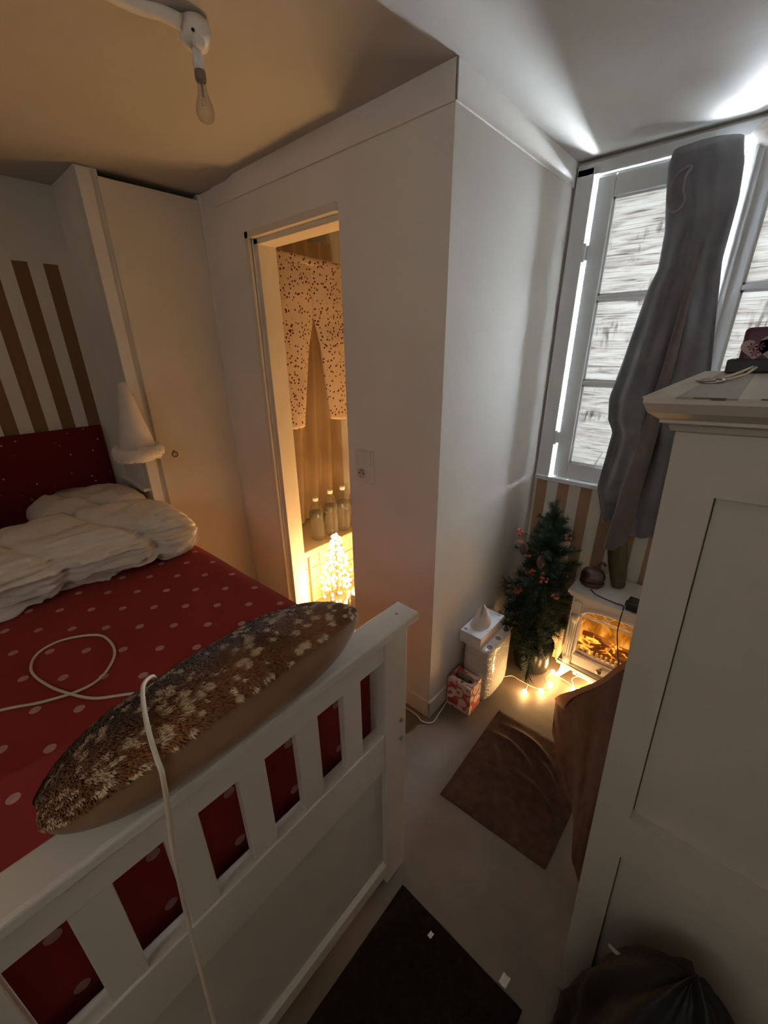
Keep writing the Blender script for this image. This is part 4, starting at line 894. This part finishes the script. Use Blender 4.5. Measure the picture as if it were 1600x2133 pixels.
MB().tube([(.016*math.cos(a), .016*math.sin(a), .003+.002*math.sin(a)) for a in [2*PI*k/24 for k in range(25)]], .0018, 7, cap=False).tube([(.012*math.cos(a)-.006, .012*math.sin(a)-.01, .004) for a in [2*PI*k/20 for k in range(21)]], .0015, 7, cap=False).build('ring', steel, rn, True, local=True)
MB().tube([(.012, .012, .005), (.03, .06, .012), (.042, .10, .018)], .0022, 6).tube([(.018, .008, .004), (.036, .05, .008), (.046, .10, .017)], .0022, 6).build('tag_strings', M('pale_string', (.60, .54, .44), .7), rn, True, local=True)
kn = on_chest(thing('dark_ornament', 'small dark knobbly ornament at the right edge of the chest top', 'ornament'), .098, .30)
MB().grid(lambda u, v: (lambda a, bq: (.022*(1+.4*nz(3*math.cos(a), 3*math.sin(a), bq*3))*math.cos(a)*math.sin(bq), .022*(1+.4*nz(3*math.cos(a), 3*math.sin(a), bq*3))*math.sin(a)*math.sin(bq), .021-.020*math.cos(bq)))(2*PI*u, .05+(PI-.1)*v), 20, 14, closeu=True).build('ornament_body', M('dark_metal', (.05, .05, .05), .4), kn, True, local=True)

# ------------------------------------------------------------------ robe hanging on the window
robe_m = M('robe_fleece', (.145, .143, .155), .92, .18, 10, .4, 90, sheen=.25, spec=.1)
robe_in = M('robe_lining', (.125, .098, .092), .92, .18, 12, .4, 90, sheen=.25, spec=.1)
robe_loop = M('robe_binding', (.19, .175, .18), .9)
rbz = thing('hanging_robe', 'long dark charcoal and brown fleece robe hanging over the middle of the window', 'robe', (-.30, 1.86, .70))
LT = [(.66, -.352), (.70, -.367), (.80, -.392), (.92, -.431), (1.02, -.424), (1.164, -.415), (1.21, -.440), (1.295, -.452), (1.45, -.428), (1.60, -.408), (1.683, -.396), (1.739, -.378), (1.85, -.382), (1.94, -.398), (2.03, -.412), (2.07, -.405)]
RT = [(.66, -.12), (.76, -.10), (1.0, -.11), (1.397, -.147), (1.60, -.178), (1.747, -.199), (1.85, -.198), (1.912, -.198), (2.0, -.208), (2.07, -.225)]
def robe(u, v):
    z = 2.066-u*(2.066-.765); a = v
    l, r = lerp_tab(LT, z), lerp_tab(RT, z)
    side = 1 if v < .5 else -1; t_ = v*2 if v < .5 else 2-v*2
    x = l+(r-l)*t_; dn = min(1, u*1.5)
    th = .030*math.sqrt(max(0, 1-(2*t_-1)**4))
    y = 1.868-side*th-side*0
    fold = .018*math.sin(t_*14+z*2.2+1)*dn+.012*math.sin(t_*29-z*3.5)*dn+.008*nz(t_*5, z*5, 3)
    if side > 0: y -= fold
    zt = z+(.010*math.sin(t_*2.6+.4) if u < .01 else 0)
    if u > .93: zt += .02*math.sin(t_*9)
    return (x, min(1.906, y), zt)
MB().grid(robe, 80, 72, closev=True, capu=True).build('robe_body', robe_m, rbz, True)
def lining(u, v):
    z = 1.80-u*(1.80-.690); t_ = v
    xl = lerp_tab([(.690, -.345), (.78, -.335), (.95, -.325), (1.15, -.305), (1.42, -.282), (1.80, -.262)], z); xr = lerp_tab([(.690, -.282), (.78, -.262), (.95, -.262), (1.15, -.256), (1.42, -.256), (1.80, -.258)], z)
    x = xl+(xr-xl)*t_; y = 1.820-.018*math.sin(PI*t_)*min(1, u*3)-.006*math.sin(z*9)+.010*(1-u)
    return (x, y, z-.02*(1-t_)*(u > .97))
o = MB().grid(lining, 40, 12).build('turned_lining', robe_in, rbz, True, label='brown lining edge turned outward'); s_ = o.modifiers.new('thick', 'SOLIDIFY'); s_.thickness = .006
lp_ = [(-.350, 1.826, 2.010), (-.372, 1.824, 1.995), (-.384, 1.823, 1.960), (-.380, 1.823, 1.920), (-.362, 1.823, 1.896), (-.342, 1.823, 1.900), (-.334, 1.823, 1.925), (-.344, 1.823, 1.950), (-.346, 1.824, 1.985), (-.336, 1.826, 2.008), (-.350, 1.826, 2.010)]
MB().tube(lp_, .0042, 8, 5).build('hanging_loop', robe_loop, rbz, True, label='sewn hanging loop')
hk = MB().tube([(-.30, yf-.020, 2.085), (-.30, yf-.035, 2.085), (-.30, yf-.045, 2.07), (-.30, yf-.035, 2.055)], .005, 8, 4)
hk.build('hook', steel, rbz, True)

# ------------------------------------------------------------------ bag in front of the chest
sk = thing('black_bag', 'black crumpled bag slumped on the floor against the chest', 'bag', (.155, .51, 0))
def sack(u, v):
    a = 2*PI*u; h = v
    r = (.150*(1-.25*h-.30*h**4))*math.sqrt(max(0.0004, 1-h**7))*(1+.22*nz(math.cos(a)*2, math.sin(a)*2, h*3.5)+.08*nz(math.cos(a)*6, math.sin(a)*6, h*8))
    return (.150+r*math.cos(a), min(.648, .505+.86*r*math.sin(a)+.055*h), .004+.56*h+.05*nz(math.cos(a)*2, math.sin(a)*2, 4)*h)
MB().grid(sack, 54, 34, closeu=True, capu=False).build('bag_body', M('bin_plastic', (.008, .008, .009), .6, .3, 10, .5, 18, bdist=.01), sk, True)
MB().grid(lambda u, v: (.135+.055*(u-.5)*2*(1-.3*v), .385+.05*v-.02*math.sin(PI*u), .33+.13*v+.015*nz(u*5, v*5, 2)), 14, 14).build('dusky_cloth', M('dusky_rose', (.055, .028, .028), .8), sk, True, label='dusky pink cloth poking out')
MB().tube([(.045, .585, .43), (.062, .575, .445), (.080, .57, .46)], .004, 7, 3).build('tag', M('pale_tag', (.35, .33, .25), .7), sk, True)
